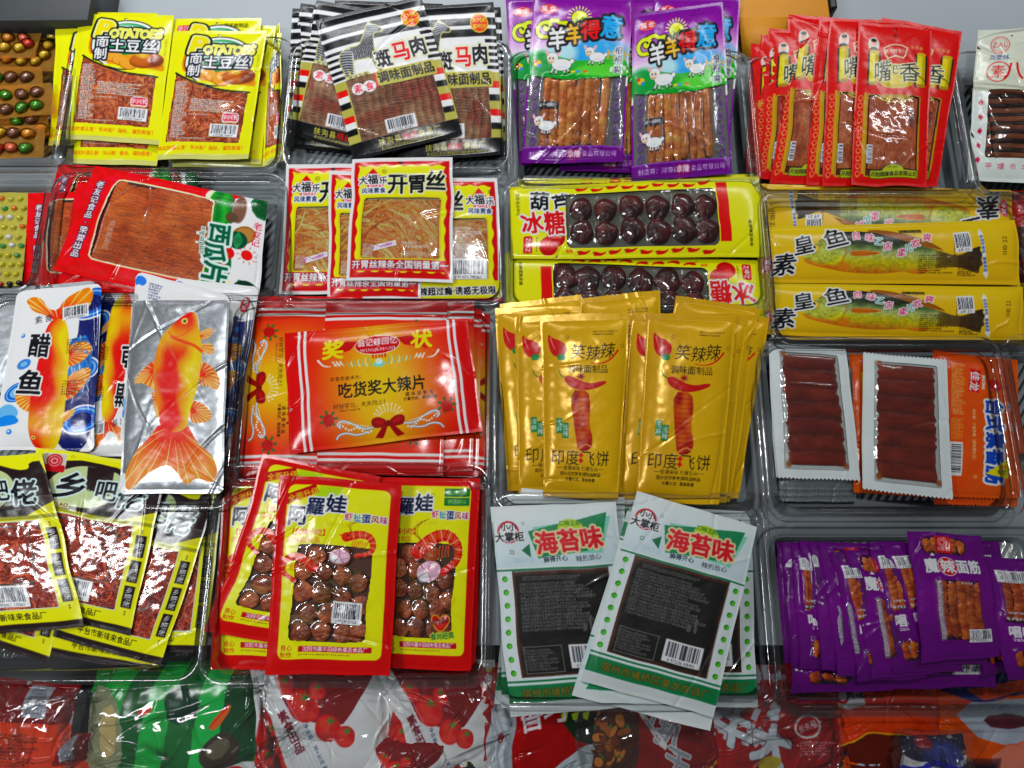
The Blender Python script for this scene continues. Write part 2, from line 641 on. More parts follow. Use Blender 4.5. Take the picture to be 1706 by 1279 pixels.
def clear_shader(N, L, tintc, rough, ior=1.45, veil=0.0):
    t = N.new('ShaderNodeBsdfTransparent')
    t.inputs[0].default_value = tintc + (1,)
    g = N.new('ShaderNodeBsdfGlossy')
    g.inputs['Roughness'].default_value = rough
    f = N.new('ShaderNodeFresnel')
    f.inputs['IOR'].default_value = ior
    mx = N.new('ShaderNodeMixShader')
    L.new(f.outputs[0], mx.inputs[0])
    L.new(t.outputs[0], mx.inputs[1])
    L.new(g.outputs[0], mx.inputs[2])
    if veil:
        d = N.new('ShaderNodeBsdfDiffuse')
        d.inputs[0].default_value = (.8, .82, .84, 1)
        m2 = N.new('ShaderNodeMixShader')
        m2.inputs[0].default_value = veil
        L.new(mx.outputs[0], m2.inputs[1])
        L.new(d.outputs[0], m2.inputs[2])
        return m2, g, f
    return mx, g, f


def window_mat(name, rough=.10, veil=.05):
    m, nt, out = new_mat(name)
    N, L = nt.nodes, nt.links
    mx, g, f = clear_shader(N, L, (.97, .975, .97), rough, 1.5, veil)
    a = N.new('ShaderNodeAttribute')
    a.attribute_name = 'Col'
    p = N.new('ShaderNodeBsdfPrincipled')
    L.new(a.outputs['Color'], p.inputs['Base Color'])
    p.inputs['Roughness'].default_value = .25
    m3 = N.new('ShaderNodeMixShader')
    L.new(a.outputs['Alpha'], m3.inputs[0])
    L.new(mx.outputs[0], m3.inputs[1])
    L.new(p.outputs[0], m3.inputs[2])
    tc = N.new('ShaderNodeTexCoord')
    n = N.new('ShaderNodeTexNoise')
    n.inputs['Scale'].default_value = 130.0
    n.inputs['Detail'].default_value = 2
    L.new(tc.outputs['Object'], n.inputs['Vector'])
    b = N.new('ShaderNodeBump')
    b.inputs['Strength'].default_value = .11
    b.inputs['Distance'].default_value = .0015
    L.new(n.outputs['Fac'], b.inputs['Height'])
    for q in (g, f, p):
        L.new(b.outputs[0], q.inputs['Normal'])
    L.new(m3.outputs[0], out.inputs[0])
    return m


def plastic_mat(name, tintc=(.88, .90, .90), rough=.06, ribs=False, veil=.004):
    m, nt, out = new_mat(name)
    N, L = nt.nodes, nt.links
    mx, g, f = clear_shader(N, L, tintc, rough, 1.5, veil)
    tc = N.new('ShaderNodeTexCoord')
    if ribs:
        mp = N.new('ShaderNodeMapping')
        mp.inputs['Rotation'].default_value = (0, 0, math.radians(35))
        n = N.new('ShaderNodeTexWave')
        n.inputs['Scale'].default_value = 48.0
        L.new(tc.outputs['Object'], mp.inputs['Vector'])
        L.new(mp.outputs[0], n.inputs['Vector'])
    else:
        n = N.new('ShaderNodeTexNoise')
        n.inputs['Scale'].default_value = 40.0
        L.new(tc.outputs['Object'], n.inputs['Vector'])
    b = N.new('ShaderNodeBump')
    b.inputs['Strength'].default_value = .5 if ribs else .25
    b.inputs['Distance'].default_value = .003
    L.new(n.outputs[1 if not ribs else 1], b.inputs['Height'])
    for q in (g, f):
        L.new(b.outputs[0], q.inputs['Normal'])
    L.new(mx.outputs[0], out.inputs[0])
    return m


def plain_mat(name, c, rough=.5, c2=None, scale=8.0, bump=0.0, metal=0.0):
    m, nt, out = new_mat(name)
    N, L = nt.nodes, nt.links
    p = N.new('ShaderNodeBsdfPrincipled')
    p.inputs['Roughness'].default_value = rough
    p.inputs['Metallic'].default_value = metal
    tc = N.new('ShaderNodeTexCoord')
    n = N.new('ShaderNodeTexNoise')
    n.inputs['Scale'].default_value = scale
    n.inputs['Detail'].default_value = 5
    L.new(tc.outputs['Object'], n.inputs['Vector'])
    r = N.new('ShaderNodeValToRGB')
    a1, a2 = albedo(c), albedo(c2 if c2 else c)
    r.color_ramp.elements[0].color = tuple(float(v) for v in a1) + (1,)
    r.color_ramp.elements[1].color = tuple(float(v) for v in a2) + (1,)
    r.color_ramp.elements[0].position, r.color_ramp.elements[1].position = .3, .7
    L.new(n.outputs['Fac'], r.inputs[0])
    L.new(r.outputs[0], p.inputs['Base Color'])
    if bump:
        b = N.new('ShaderNodeBump')
        b.inputs['Strength'].default_value = bump
        b.inputs['Distance'].default_value = .002
        L.new(n.outputs['Fac'], b.inputs['Height'])
        L.new(b.outputs[0], p.inputs['Normal'])
    L.new(p.outputs[0], out.inputs[0])
    return m


MAT = {
    'gloss': film_mat('glossy_printed_film', .16, bump=.05),
    'satin': film_mat('satin_printed_film', .20, bump=.05),
    'paper': film_mat('matt_printed_film', .40, bump=.12, scale=500),
    'gold': film_mat('gold_printed_foil', .22, metal=1.0, bump=.05),
    'foil': film_mat('silver_foil', .30, metal=1.0, bump=.08),
    'food': film_mat('oily_food', .33, bump=.10, scale=900),
    'bar': film_mat('shiny_bean_bar', .30, bump=.15, scale=500, coat=.4),
    'win': window_mat('clear_window_film', .08, .005),
    'win_clean': window_mat('clear_glossy_film', .06, .004),
}


# ---------------------------------------------------------------- meshes
def grid_mesh(name, P, keep, rgba, mat, ink=None):
    """P: h x w x 3 points, keep: (h-1) x (w-1) faces wanted, rgba: h x w x 4"""
    h, w = P.shape[:2]
    i, j = np.nonzero(keep)
    a = i * w + j
    F = np.stack([a + w, a + w + 1, a + 1, a], 1)
    used, inv = np.unique(F, return_inverse=True)
    return raw_mesh(name, P.reshape(-1, 3)[used], inv.reshape(-1, 4), rgba.reshape(-1, 4)[used], mat)


def raw_mesh(name, V, F, rgba, mat, smooth=True):
    me = bpy.data.meshes.new(name)
    n, k = F.shape
    me.vertices.add(len(V))
    me.vertices.foreach_set('co', np.ascontiguousarray(V, np.float32).ravel())
    me.loops.add(n * k)
    me.loops.foreach_set('vertex_index', np.ascontiguousarray(F, np.int32).ravel())
    me.polygons.add(n)
    me.polygons.foreach_set('loop_start', np.arange(0, n * k, k, dtype=np.int32))
    me.polygons.foreach_set('loop_total', np.full(n, k, np.int32))
    if smooth:
        me.polygons.foreach_set('use_smooth', np.ones(n, bool))
    if rgba is not None:
        at_ = me.attributes.new('Col', 'FLOAT_COLOR', 'POINT')
        at_.data.foreach_set('color', np.ascontiguousarray(rgba, np.float32).ravel())
    me.update(calc_edges=True)
    me.materials.append(mat)
    return me


def link(name, me, parent=None):
    o = bpy.data.objects.new(name, me)
    COL.objects.link(o)
    if parent is not None:
        o.parent = parent
    return o


def tag(o, label=None, cat=None, group=None, kind=None):
    for k, v in (('label', label), ('category', cat), ('group', group), ('kind', kind)):
        if v:
            o[k] = v
    return o


def sample(a, U, V, W, H, k):
    """mean of 9 samples of the print round each grid point"""
    out = 0
    st = .33 / max(1e-6, (len(U) - 1) / W) if len(U) > 1 else .3
    for dy in (-1, 0, 1):
        for dx in (-1, 0, 1):
            i = np.clip(((V * H + dy * st) * k).astype(int), 0, a.shape[0] - 1)
            j = np.clip(((U * W + dx * st) * k).astype(int), 0, a.shape[1] - 1)
            out = out + a[np.ix_(i, j)]
    return out / 9.0


PRINTS = {}


def get_print(fn):
    if fn not in PRINTS:
        PRINTS[fn] = fn()
        PRINTS[fn].mottle()
    return PRINTS[fn]


def packet(name, fn, corners, z, label, cat='snack packet', group=None, seed=0, puff=3.5, wr=.35, film='gloss', dens=1.0, seal=6.0,
           bend=(0, 0), crease=4, win='win', wave=.8, ztwist=(0, 0), food_mat='food', backsheet=True):
    """one pouch with its corners (TL, TR, BR, BL of the print) at photo pixels; z = mm at the print's top, bottom"""
    D = get_print(fn)
    W, H = D.W, D.H
    rng = np.random.default_rng(seed * 977 + 13 + len(name))
    zt, zb = (z if isinstance(z, (tuple, list)) else (z, z))
    zs = [zt - ztwist[0], zt + ztwist[0], zb + ztwist[1], zb - ztwist[1]]
    Q = np.array([at(c[0], c[1], q / 1000.0) for c, q in zip(corners, zs)])
    ctr = Q.mean(0)
    ctr[2] = Q[:, 2].min()
    Q = Q - ctr
    nu, nv = int(W * dens) + 1, int(H * dens) + 1
    U, V = np.linspace(0, 1, nu), np.linspace(0, 1, nv)
    eu, ev = np.linalg.norm(Q[1] - Q[0]) * 1000, np.linalg.norm(Q[3] - Q[0]) * 1000
    nrm = np.cross(Q[1] - Q[0], Q[0] - Q[3])
    nrm /= np.linalg.norm(nrm)
    if nrm[2] < 0:
        nrm = -nrm
    mm = eu / W                                         # mm per print unit
    uu, vv = np.meshgrid(U, V)
    du = np.minimum(uu, 1 - uu) * eu
    dv = np.minimum(vv, 1 - vv) * ev
    lam = .10 * min(eu, ev)
    su, sv = np.maximum(du - 2.0, 0), np.maximum(dv - seal * mm, 0)
    pil = (1 - np.exp(-su / lam)) * (1 - np.exp(-sv / lam))
    h = puff * pil
    h += wr * 2.2 * (fbm(nv, nu, 3 * H / W, 3, rng, 2) - .5) * (.35 + pil)
    h += wr * .9 * (fbm(nv, nu, 9 * H / W, 9, rng, 2) - .5) * (.5 + pil)
    for c in range(crease):                             # sharp creases running in from an edge or corner
        px, py = rng.random(), rng.random()
        if rng.random() < .6:
            px = rng.choice([.05, .95]) + rng.normal(0, .03)
        a = rng.uniform(0, math.pi)
        d = ((uu - px) * eu * math.sin(a) - (vv - py) * ev * math.cos(a))
        along = ((uu - px) * eu * math.cos(a) + (vv - py) * ev * math.sin(a))
        L = rng.uniform(.12, .35) * ev
        d = d + 2.0 * np.sin(along / L * 2.5)
        h += rng.uniform(.4, 1.1) * wr * 1.7 * rng.choice([-1, 1]) * np.exp(-(d / 1.6) ** 2 - (along / L) ** 2)
    h += bend[0] * 4 * (uu - .5) ** 2 + bend[1] * 4 * (vv - .5) ** 2
    # food pressing against the film
    fill = []
    for (kind, x0, y0, x1, y1, kw) in D.foods:
        fw, fh = int((x1 - x0) * dens) + 1, int((y1 - y0) * dens) + 1
        fr = np.random.default_rng(seed * 31 + 5)
        fr = np.random.default_rng(fr.integers(1 << 30))
        kw2 = {a: (b(dens) if callable(b) else b) for a, b in kw.items()}
        fH, fC, fK = kind(fh, fw, fr, **kw2)
        fH = fH / dens
        fill.append((x0 / W, y0 / H, x1 / W, y1 / H, fH, fC, fK))
        i0, j0 = int(y0 / H * (nv - 1)), int(x0 / W * (nu - 1))
        hb = np.zeros((nv, nu), np.float32)
        ih, jw = min(fh, nv - i0), min(fw, nu - j0)
        hb[i0:i0 + ih, j0:j0 + jw] = (fH * fK)[:ih, :jw]
        h += blur(hb, max(1, int(3.5 * dens))) * mm * (.5 if kind in (food_balls, food_sticks, food_bar) else .12)
    P = (Q[0] * ((1 - uu) * (1 - vv))[..., None] + Q[1] * (uu * (1 - vv))[..., None] + Q[2] * (uu * vv)[..., None] + Q[3] * ((1 - uu) * vv)[..., None])
    eU, eV = (Q[1] - Q[0]) / np.linalg.norm(Q[1] - Q[0]), (Q[3] - Q[0]) / np.linalg.norm(Q[3] - Q[0])
    wv = (fbm(nv, 1, 3, 1, rng, 2) - .5)[:, 0] * wave * 4
    wu = (fbm(1, nu, 1, 3, rng, 2) - .5)[0] * wave * 2
    P = P + (wv[:, None, None] * eU + wu[None, :, None] * eV) / 1000.0
    PB = P - nrm * .0007
    P = P + nrm * (h / 1000.0)[..., None]
    C = sample(D.C, U, V, W, H, D.k)
    wn = sample(D.Wn, U, V, W, H, D.k)
    inkw = sample(D.I, U, V, W, H, D.k)
    Ci = sample(D.C * D.I[..., None], U, V, W, H, D.k) / np.maximum(inkw, 1e-3)[..., None]
    C = np.where(((wn > .5) & (inkw > .01))[..., None], Ci, C)
    A = np.where(wn > .5, inkw, sample(D.M, U, V, W, H, D.k))
    cut = sample(D.cutm, U, V, W, H, D.k)
    rgba = np.concatenate([albedo(C), A[..., None]], -1)
    f4 = lambda q: (q[:-1, :-1] + q[1:, :-1] + q[:-1, 1:] + q[1:, 1:]) / 4
    there = f4(cut) > .5
    isw = f4(wn) > .5
    sealm = np.zeros_like(isw)
    seals = []
    fu, fv = f4(uu) * W, f4(vv) * H
    for r in D.seal:
        one = (fu > r[0]) & (fu < r[2]) & (fv > r[1]) & (fv < r[3])
        seals.append(one)
        sealm |= one
    root = None
    many = isw.any() or sealm.any() or fill
    if many:
        root = bpy.data.objects.new(name, None)
        root.empty_display_size = .02
        COL.objects.link(root)
    me = grid_mesh('pouch', P, there & ~isw & ~sealm, rgba, MAT[film])
    if backsheet:                                       # the packet's own back, closing it below
        bn = 14
        bi = np.linspace(0, nv - 1, bn).astype(int)
        bj = np.linspace(0, nu - 1, bn).astype(int)
        pb = PB[np.ix_(bi, bj)].copy()
        cb = pb.mean((0, 1))
        pb = cb + (pb - cb) * (.985 if cut.min() > .5 else .95)
        n0 = len(me.vertices)
        V0 = np.empty(n0 * 3, np.float32)
        me.vertices.foreach_get('co', V0)
        F0 = np.empty(len(me.loops), np.int32)
        me.loops.foreach_get('vertex_index', F0)
        C0 = np.empty(n0 * 4, np.float32)
        me.attributes['Col'].data.foreach_get('color', C0)
        ii, jj = np.meshgrid(np.arange(bn - 1), np.arange(bn - 1), indexing='ij')
        a = (ii * bn + jj).ravel() + n0
        FB = np.stack([a, a + 1, a + bn + 1, a + bn], 1)
        cbk = np.tile(np.append(albedo(D.back), 0.0), (bn * bn, 1))
        bpy.data.meshes.remove(me)
        me = raw_mesh('pouch', np.concatenate([V0.reshape(-1, 3), pb.reshape(-1, 3)]), np.concatenate([F0.reshape(-1, 4), FB]),
                      np.concatenate([C0.reshape(-1, 4), cbk]), MAT[film])
    body = link('pouch' if many else name, me, root)
    if not many:
        root = body
    for one in seals:
        link('end_seal', grid_mesh('end_seal', P, there & one, rgba, MAT[film]), root)
    if (isw & there).any():
        ys = [0] + D.wsplit + [H]
        for ya, yb in zip(ys[:-1], ys[1:]):
            link('clear_window', grid_mesh('clear_window', P, there & isw & (fv >= ya) & (fv < yb), rgba, MAT[win]), root)
    for (u0, v0, u1, v1, fH, fC, fK) in fill:
        fh, fw = fH.shape
        bi = np.clip(np.linspace(v0, v1, fh) * (nv - 1), 0, nv - 1)
        bj = np.clip(np.linspace(u0, u1, fw) * (nu - 1), 0, nu - 1)
        b = P[np.ix_(np.round(bi).astype(int), np.round(bj).astype(int))]
        smooth = blur(fH * fK, max(1, int(2 * dens)))
        off = (fH - smooth) * mm * .85 - 0.35 - 1.0 * mm
        off = np.minimum(off, -.25)
        p = b + nrm * (off / 1000.0)[..., None]
        k4 = fK[:-1, :-1] & fK[1:, :-1] & fK[:-1, 1:] & fK[1:, 1:]
        link('food_filling', grid_mesh('food_filling', p, k4, np.concatenate([albedo(np.clip(fC * 1.12, 0, 255)), np.zeros(fC.shape[:2] + (1,))], -1), MAT[food_mat]), root)
    root.location = ctr.tolist()
    return tag(root, label, cat, group)


def copy_thing(src, label, d=(0, 0, 0), rz=0.0, tilt=(0, 0), px=None):
    """another packet of the same kind: the thing and its parts, moved by d (mm) and turned (degrees)"""
    r = src.copy()
    COL.objects.link(r)
    r.location = [src.location[i] + d[i] / 1000.0 for i in range(3)]
    r.rotation_euler = (math.radians(tilt[0]), math.radians(tilt[1]), src.rotation_euler[2] + math.radians(rz))
    r['label'] = label
    for ch in list(src.children):
        c = ch.copy()
        COL.objects.link(c)
        c.parent = r
    return r


# ---------------------------------------------------------------- the prints
W_, K_ = (242, 244, 248), (18, 18, 22)
YEL, RED = (236, 230, 22), (204, 22, 34)


def potato(header=False):
    s = Print(155, 222, YEL)
    s.back = (205, 200, 130)
    s.rect(0, 0, 155, 5, (222, 218, 60))
    if header:
        s.rect(8, 12, 42, 24, (206, 24, 50), r=3)
        s.text('华兴和', 25, 18, 11, W_, bold=.02)
        s.text('调味面制品', 112, 13, 9, (40, 50, 30), bold=.03)
    s.ell(36, 50, 12, 26, (240, 130, 40), rot=10)
    s.ell(42, 50, 12, 26, (250, 226, 190), rot=10)
    s.ell(84, 56, 57, 45, K_)
    s.ell(84, 56, 55, 43, (248, 250, 250))
    s.ell(84, 56, 51, 39, gradh((60, 160, 70), (10, 110, 60), 30, 130))
    s.ell(80, 40, 40, 20, (214, 236, 240), op=.8, soft=8)
    s.poly([(40, 88), (100, 70), (150, 84), (150, 104), (100, 100)], (228, 150, 40), smooth=2)
    s.poly([(36, 92), (90, 100), (160, 106), (160, 100), (130, 98), (90, 92)], YEL, smooth=1)
    for cx, cy, rr in ((56, 78, -8), (69, 80, -6), (80, 86, 10), (92, 92, 14)):
        s.ell(cx, cy, 15, 8, (176, 92, 36), rot=rr)
        s.ell(cx, cy - .8, 14, 7.2, (226, 158, 76), rot=rr)
    s.ell(121, 83, 27, 14, (150, 74, 36), rot=-7)
    s.ell(119, 81, 24, 11, (186, 100, 52), rot=-7, soft=6)
    s.ell(136, 84, 11, 10, (110, 48, 34), rot=-7, soft=6, op=.7)
    s.ell(112, 72, 12, 7, (214, 170, 70), rot=20, soft=4)
    ol = [(5.2, (24, 34, 16)), (2.0, (240, 236, 170))]
    s.text('P', 47, 28, 44, (226, 210, 60), bold=.05, out=ol, rot=10, sx=1.25)
    for o_, cc_ in (([(3.4, (26, 32, 16))], (26, 32, 16)), ([(.8, (244, 238, 180))], (238, 222, 110))):
        for i, (c, yy, z) in enumerate((('O', 37, 21), ('T', 36, 24), ('A', 36, 24), ('T', 36, 24), ('O', 37, 21), ('E', 36, 23), ('S', 35, 23))):
            s.text(c, 64 + (0, 13, 25, 37, 49.5, 62, 73)[i], yy, z, cc_, bold=.05, out=o_, rot=(-4, 5, -3, 4, -5, 3, 6)[i], sx=.9)
    o2 = [(3.2, (14, 22, 34))]
    s.text('面', 46, 53, 22, W_, bold=.035, out=o2)
    s.text('制', 45, 74, 22, W_, bold=.035, out=o2)
    s.text('土豆丝', 97, 59, 24, W_, bold=.04, out=o2, gap=2)
    s.micro(146, 44, 149, 76, 3, (120, 120, 30), seed=4)
    win = [(16, 78), (30, 86), (60, 98), (92, 106), (140, 110), (139, 160), (136, 196), (12, 194), (14, 130)]
    s.wpoly(win)
    s.line([(15, 76), (32, 87), (62, 99), (96, 107), (142, 110)], 3.0, (20, 30, 20), smooth=2)
    s.micro(18, 92, 46, 188, 3.0, (226, 224, 226), op=.8, seed=2)
    s.micro(46, 124, 134, 146, 3.1, (226, 224, 226), op=.8, seed=3, rot=3)
    s.micro(46, 148, 90, 152, 3.0, (226, 224, 226), op=.7, seed=6)
    s.micro(30, 188, 112, 192, 3.0, (226, 224, 226), op=.7, seed=9)
    s.rect(104, 146, 131, 163, W_, r=5)
    s.rect(105, 147, 130, 160, (206, 24, 60), r=4)
    s.text('华兴和', 117.5, 153.5, 9.5, W_, bold=.03)
    s.line([(108, 161), (118, 163), (128, 160)], 1.2, (236, 120, 30), smooth=1)
    s.barcode(85, 165, 132, 186, 2, '6 925138 716039', seed=5)
    s.text('购买时请认准“华兴和”商标，谨防假冒！', 74, 204, 8.0, (214, 84, 20), bold=.02, sx=.98)
    s.rect(0, 214, 155, 222, (196, 196, 120))
    s.ell(78, 9, 3, 3, mode='cut')
    s.foods = [(food_shreds, 10, 76, 142, 198, {})]
    return s


def potato_header():
    return potato(True)


def zebra():
    s = Print(180, 240, (240, 243, 248))
    s.back = (60, 50, 44)
    for y0, y1 in ((0, 17), (25, 37), (43, 55)):
        s.rect(0, y0, 180, y1, (14, 15, 18))
    for i in range(6):
        y = 62 + i * 10.5
        s.rect(0, y, 30 - i * 2 + (i % 2) * 8, y + 5.4, (14, 15, 18))
        s.rect(160 + i % 2 * 6, y - 2, 180, y + 3.6, (14, 15, 18))
    s.rect(52, 62, 160, 108, (232, 236, 244), soft=3)
    s.rect(0, 112, 20, 214, (178, 172, 92))
    s.rect(160, 112, 180, 214, (178, 172, 92))
    for x0 in (0, 160):
        for i, y in enumerate(range(126, 214, 44)):
            s.rect(x0, y, x0 + 18, y + 10.5, (214, 34, 34))
            s.rect(x0, y + 10.5, x0 + 18, y + 21, W_)
            s.rect(x0, y + 21, x0 + 18, y + 31, (14, 15, 18))
    # the zebra
    body = [(26, 66), (40, 61), (58, 62), (66, 52), (74, 38), (80, 30), (84, 25), (86, 30), (94, 34), (102, 42), (100, 46), (93, 45), (86, 46), (82, 58), (80, 70), (79, 84), (80, 102), (83, 112), (77, 112), (74, 98), (71, 84), (60, 84), (46, 82), (40, 86), (38, 100), (40, 116), (34, 116), (31, 100), (30, 92), (28, 104), (29, 118), (23, 118), (23, 100), (21, 84), (22, 74)]
    s.poly(body, (196, 190, 110), grow=1.6, smooth=1)
    s.poly(body, (188, 192, 200), smooth=1)
    s.clip = s.poly(body, None, smooth=1, mode='clip')
    for i in range(15):
        x = 46 + i * 2.9
        s.line([(x - 4, 58 - i * .6), (x + 1, 70), (x - 1, 86)], 2.0, K_, smooth=1)
    for i in range(13):
        y = 62 + i * 4.2
        s.line([(16, y), (30, y + 1), (44 - i, y + 4)], 2.6, K_, smooth=1)
    for i in range(12):
        s.line([(62 + i * 1.6, 60 - i * 2.6), (84 + i * 1.6, 66 - i * 2.6)], 1.5, K_)
    for i in range(10):
        s.line([(68, 86 + i * 3), (86, 85 + i * 3)], 1.4, K_)
    s.ell(99, 43, 4, 4, (40, 38, 40), soft=2)
    s.clip = None
    # seal
    s.ell(152, 34, 15.5, 15.5, (240, 190, 40))
    s.ell(152, 34, 13.5, 13.5, (214, 44, 22))
    s.ell(152, 34, 11.6, 11.6, (240, 200, 60), ring=1.0, op=.6)
    s.text('XMX', 152, 29, 10, (250, 214, 60), bold=.03)
    s.text('鑫明欣', 152, 39, 8, (250, 214, 60), bold=.03)
    ol = [(3.0, (214, 206, 130)), (1.6, W_)]
    s.text('斑', 90, 92, 32, K_, bold=.055, out=ol, sx=.82)
    s.text('马', 121, 86, 35, (216, 26, 26), bold=.05, out=ol, sx=.86)
    s.text('肉', 150, 84, 34, K_, bold=.055, out=ol, sx=.86)
    s.rect(22, 106, 62, 114, (186, 178, 90), r=4)
    s.text('滋味留香', 42, 110, 7, K_, gap=1.5)
    s.rect(24, 116, 64, 123, (186, 178, 90), r=4)
    s.text('嚼香不停', 44, 119.5, 7, K_, gap=1.5)
    s.wrect(20, 112, 160, 214)
    for c, x in (('素', 36), ('食', 55)):
        s.ell(x, 131, 10.5, 9.5, (246, 236, 240))
        s.text(c, x, 131, 15, (214, 24, 60), bold=.03)
    s.rect(66, 112, 70, 136, (214, 34, 34))
    s.rect(69, 110, 168, 135, (186, 178, 90), r=4)
    s.text('调味面制品', 118, 122, 19.5, K_, bold=.05, sx=.97)
    s.barcode(64, 190, 114, 212, 0, '6 914782 103465', seed=8)
    s.rect(0, 214, 180, 240, (16, 17, 20))
    for i, c in enumerate('扶沟县明欣食品厂'):
        s.text(c, 52 + i * 13, 223, 11.5, (214, 44, 22) if i in (3, 4) else (186, 178, 90), bold=.04, out=[(.8, (30, 30, 20))])
    s.text('FUGOUXIANMINGXINSHIPINCHANG', 100, 232, 6.0, (186, 178, 90), bold=.02)
    s.foods = [(food_meat, 18, 110, 162, 216, {})]
    return s


def lamb(s, x, y, z, flip=1, run=True):
    o = (40, 44, 60)
    f = lambda a, b: (x + a * z * flip, y + b * z)
    legs = [((-9, 6), (-13, 15)), ((-4, 8), (-6, 16)), ((9, 6), (14, 13)), ((5, 8), (8, 15))] if run else [((-5, 6), (-5, 16)), ((-1, 7), (-1, 17)), ((5, 6), (5, 16)), ((8, 6), (9, 15))]
    for p, q in legs:
        s.line([f(*p), f(*q)], 3.4 * z, o)
        s.line([f(*p), f(*q)], 2.2 * z, (246, 240, 236))
        s.ell(*f(*q), 1.8 * z, 1.4 * z, (60, 44, 40))
    for g, c in ((.7, o), (0, (250, 250, 252))):
        s.ell(*f(2, 2), (14 + g) * z, (8.5 + g) * z, c)
        s.ell(*f(17, -3), (3 + g) * z, (3.4 + g) * z, c)
        s.ell(*f(-12, -8), (8 + g) * z, (7.6 + g) * z, c)
    s.ell(*f(3, 6), 10 * z, 3 * z, (214, 220, 232), soft=3)
    for dx in (-8, 9):
        s.ell(*f(-12 + dx, -15), 2.4 * z, 5 * z, (232, 176, 176), rot=dx * 3 * flip)
    s.ell(*f(-13, -5), 6 * z, 5.6 * z, (240, 206, 180))
    s.ell(*f(-11, -7), 1.2 * z, 1.5 * z, (40, 60, 110))
    s.ell(*f(-16, -7), 1.2 * z, 1.5 * z, (40, 60, 110))
    s.line([f(-16, -2), f(-14, -1), f(-11, -2)], .9 * z, (150, 70, 60))


def sheep():
    s = Print(165, 272, (118, 28, 142))
    s.back = (126, 124, 128)
    s.rect(0, 0, 165, 150, lambda X, Y: ramp(Y, [(0, (112, 22, 134)), (40, (146, 46, 160)), (72, (204, 150, 210)), (98, (238, 236, 246))]))
    s.ell(112, 98, 50, 26, (70, 160, 226), soft=16)
    s.ell(52, 98, 26, 20, (176, 216, 240), soft=12)
    s.poly([(0, 112), (26, 96), (60, 106), (92, 112), (130, 100), (165, 104), (165, 150), (0, 150)], gradv((84, 190, 70), (24, 140, 52), 96, 140), smooth=2)
    s.ell(16, 118, 26, 24, (30, 150, 70), soft=10)
    s.ell(120, 126, 44, 12, (96, 200, 76), soft=8)
    for x in range(128, 165, 9):
        s.rect(x, 92, x + 3, 108, (196, 166, 80))
    s.rect(124, 97, 165, 99.5, (206, 176, 90))
    for k in range(14):
        a, b = s.rng.uniform(136, 164), s.rng.uniform(116, 128)
        s.ell(a, b, 2.4, 2.2, (250, 250, 252))
    s.ell(15, 114, 6, 5, (232, 190, 50)); s.ell(11, 111, 3, 3, (214, 60, 40)); s.ell(18, 118, 3, 3, (70, 130, 220))
    for cx, c in ((74, (236, 200, 60)), (82, (80, 150, 220)), (94, (214, 110, 60))):
        s.ell(cx, 128, 4, 2, c)
    lamb(s, 52, 114, 1.12)
    lamb(s, 110, 103, .92)
    s.text('根根爽', 147, 108, 14, (26, 24, 60), vert=True, bold=.02, gap=2, out=[(1.0, (236, 240, 246))])
    s.ell(27, 24, 15, 8.5, (206, 22, 44), rot=-3)
    s.ell(27, 24, 13.6, 7.2, (240, 210, 210), ring=.6)
    s.text('萬幸', 27, 24, 11, W_, bold=.03, gap=2)
    s.micro(100, 16, 158, 19, 3, (70, 20, 100), seed=5)
    for i in range(11):
        a = math.radians(-180 + i * 18 + 0)
        s.line([(78 + 15 * math.cos(a), 38 + 15 * math.sin(a)), (78 + 19.5 * math.cos(a), 38 + 19.5 * math.sin(a))], 1.8, (236, 226, 140))
    s.ell(78, 38, 13.6, 12.4, (60, 80, 30)); s.ell(78, 38, 12.6, 11.4, gradv((238, 234, 60), (176, 206, 60), 28, 48))
    s.line([(72, 40), (78, 45), (84, 38)], 1.6, (70, 80, 30), smooth=1)
    horn = [(32, 70), (16, 72), (9, 60), (14, 48), (28, 46), (33, 56), (24, 60), (22, 55)]
    horn2 = [(28, 46), (40, 42), (46, 48), (60, 46), (58, 56)]
    for w, c in ((9.5, K_), (6.2, (214, 226, 60))):
        s.line(horn, w, c, smooth=2); s.line(horn2, w, c, smooth=2)
    ol = [(4.6, K_)]
    s.text('羊', 44, 74, 38, W_, bold=.05, out=ol, rot=-8, sx=.8)
    s.text('羊', 72, 66, 36, (240, 180, 40), bold=.05, out=ol, rot=-6, sx=.86)
    s.text('得', 98, 60, 34, (214, 32, 44), bold=.05, out=ol, rot=-6)
    s.text('意', 132, 54, 40, (56, 160, 232), bold=.05, out=ol, rot=4, sx=.95)
    s.wpoly([(3, 132), (30, 138), (70, 142), (110, 141), (162, 132), (162, 247), (3, 247)])
    for i in range(6):
        for x in (14, 150):
            y = 146 + i * 18.5
            s.ell(x, y, 3.6, 6.2, (96, 40, 130), rot=15, ring=1.6)
            s.line([(x + 2, y - 4), (x - 1, y + 7)], 1.2, (96, 40, 130))
    s.rect(22, 177, 54, 189, (18, 18, 22), r=5)
    s.text('来一根哇！', 38, 183, 6.6, W_, bold=.02)
    lamb(s, 34, 214, .92, run=False)
    s.rect(0, 247, 165, 272, (100, 18, 124))
    s.rect(0, 247, 165, 249, (140, 80, 176))
    s.text('制造商：河南省幸隆食品有限公司', 82, 259, 9.0, (216, 196, 232), gap=.6)
    s.text('幸隆', 84, 259, 11, (240, 220, 236), bold=.04, out=[(2.0, (140, 30, 90))])
    s.rect(0, 0, 165, 6, (134, 66, 160), op=.6)
    s.foods = [(food_sticks, 24, 134, 140, 250, {'xs': lambda q: [a * q for a in (9, 23, 37, 50, 63, 77, 90, 104)], 'r': lambda q: 7.2 * q})]
    s.foods[0][5].update(c1=(160, 84, 44), c2=(206, 132, 76))
    return s


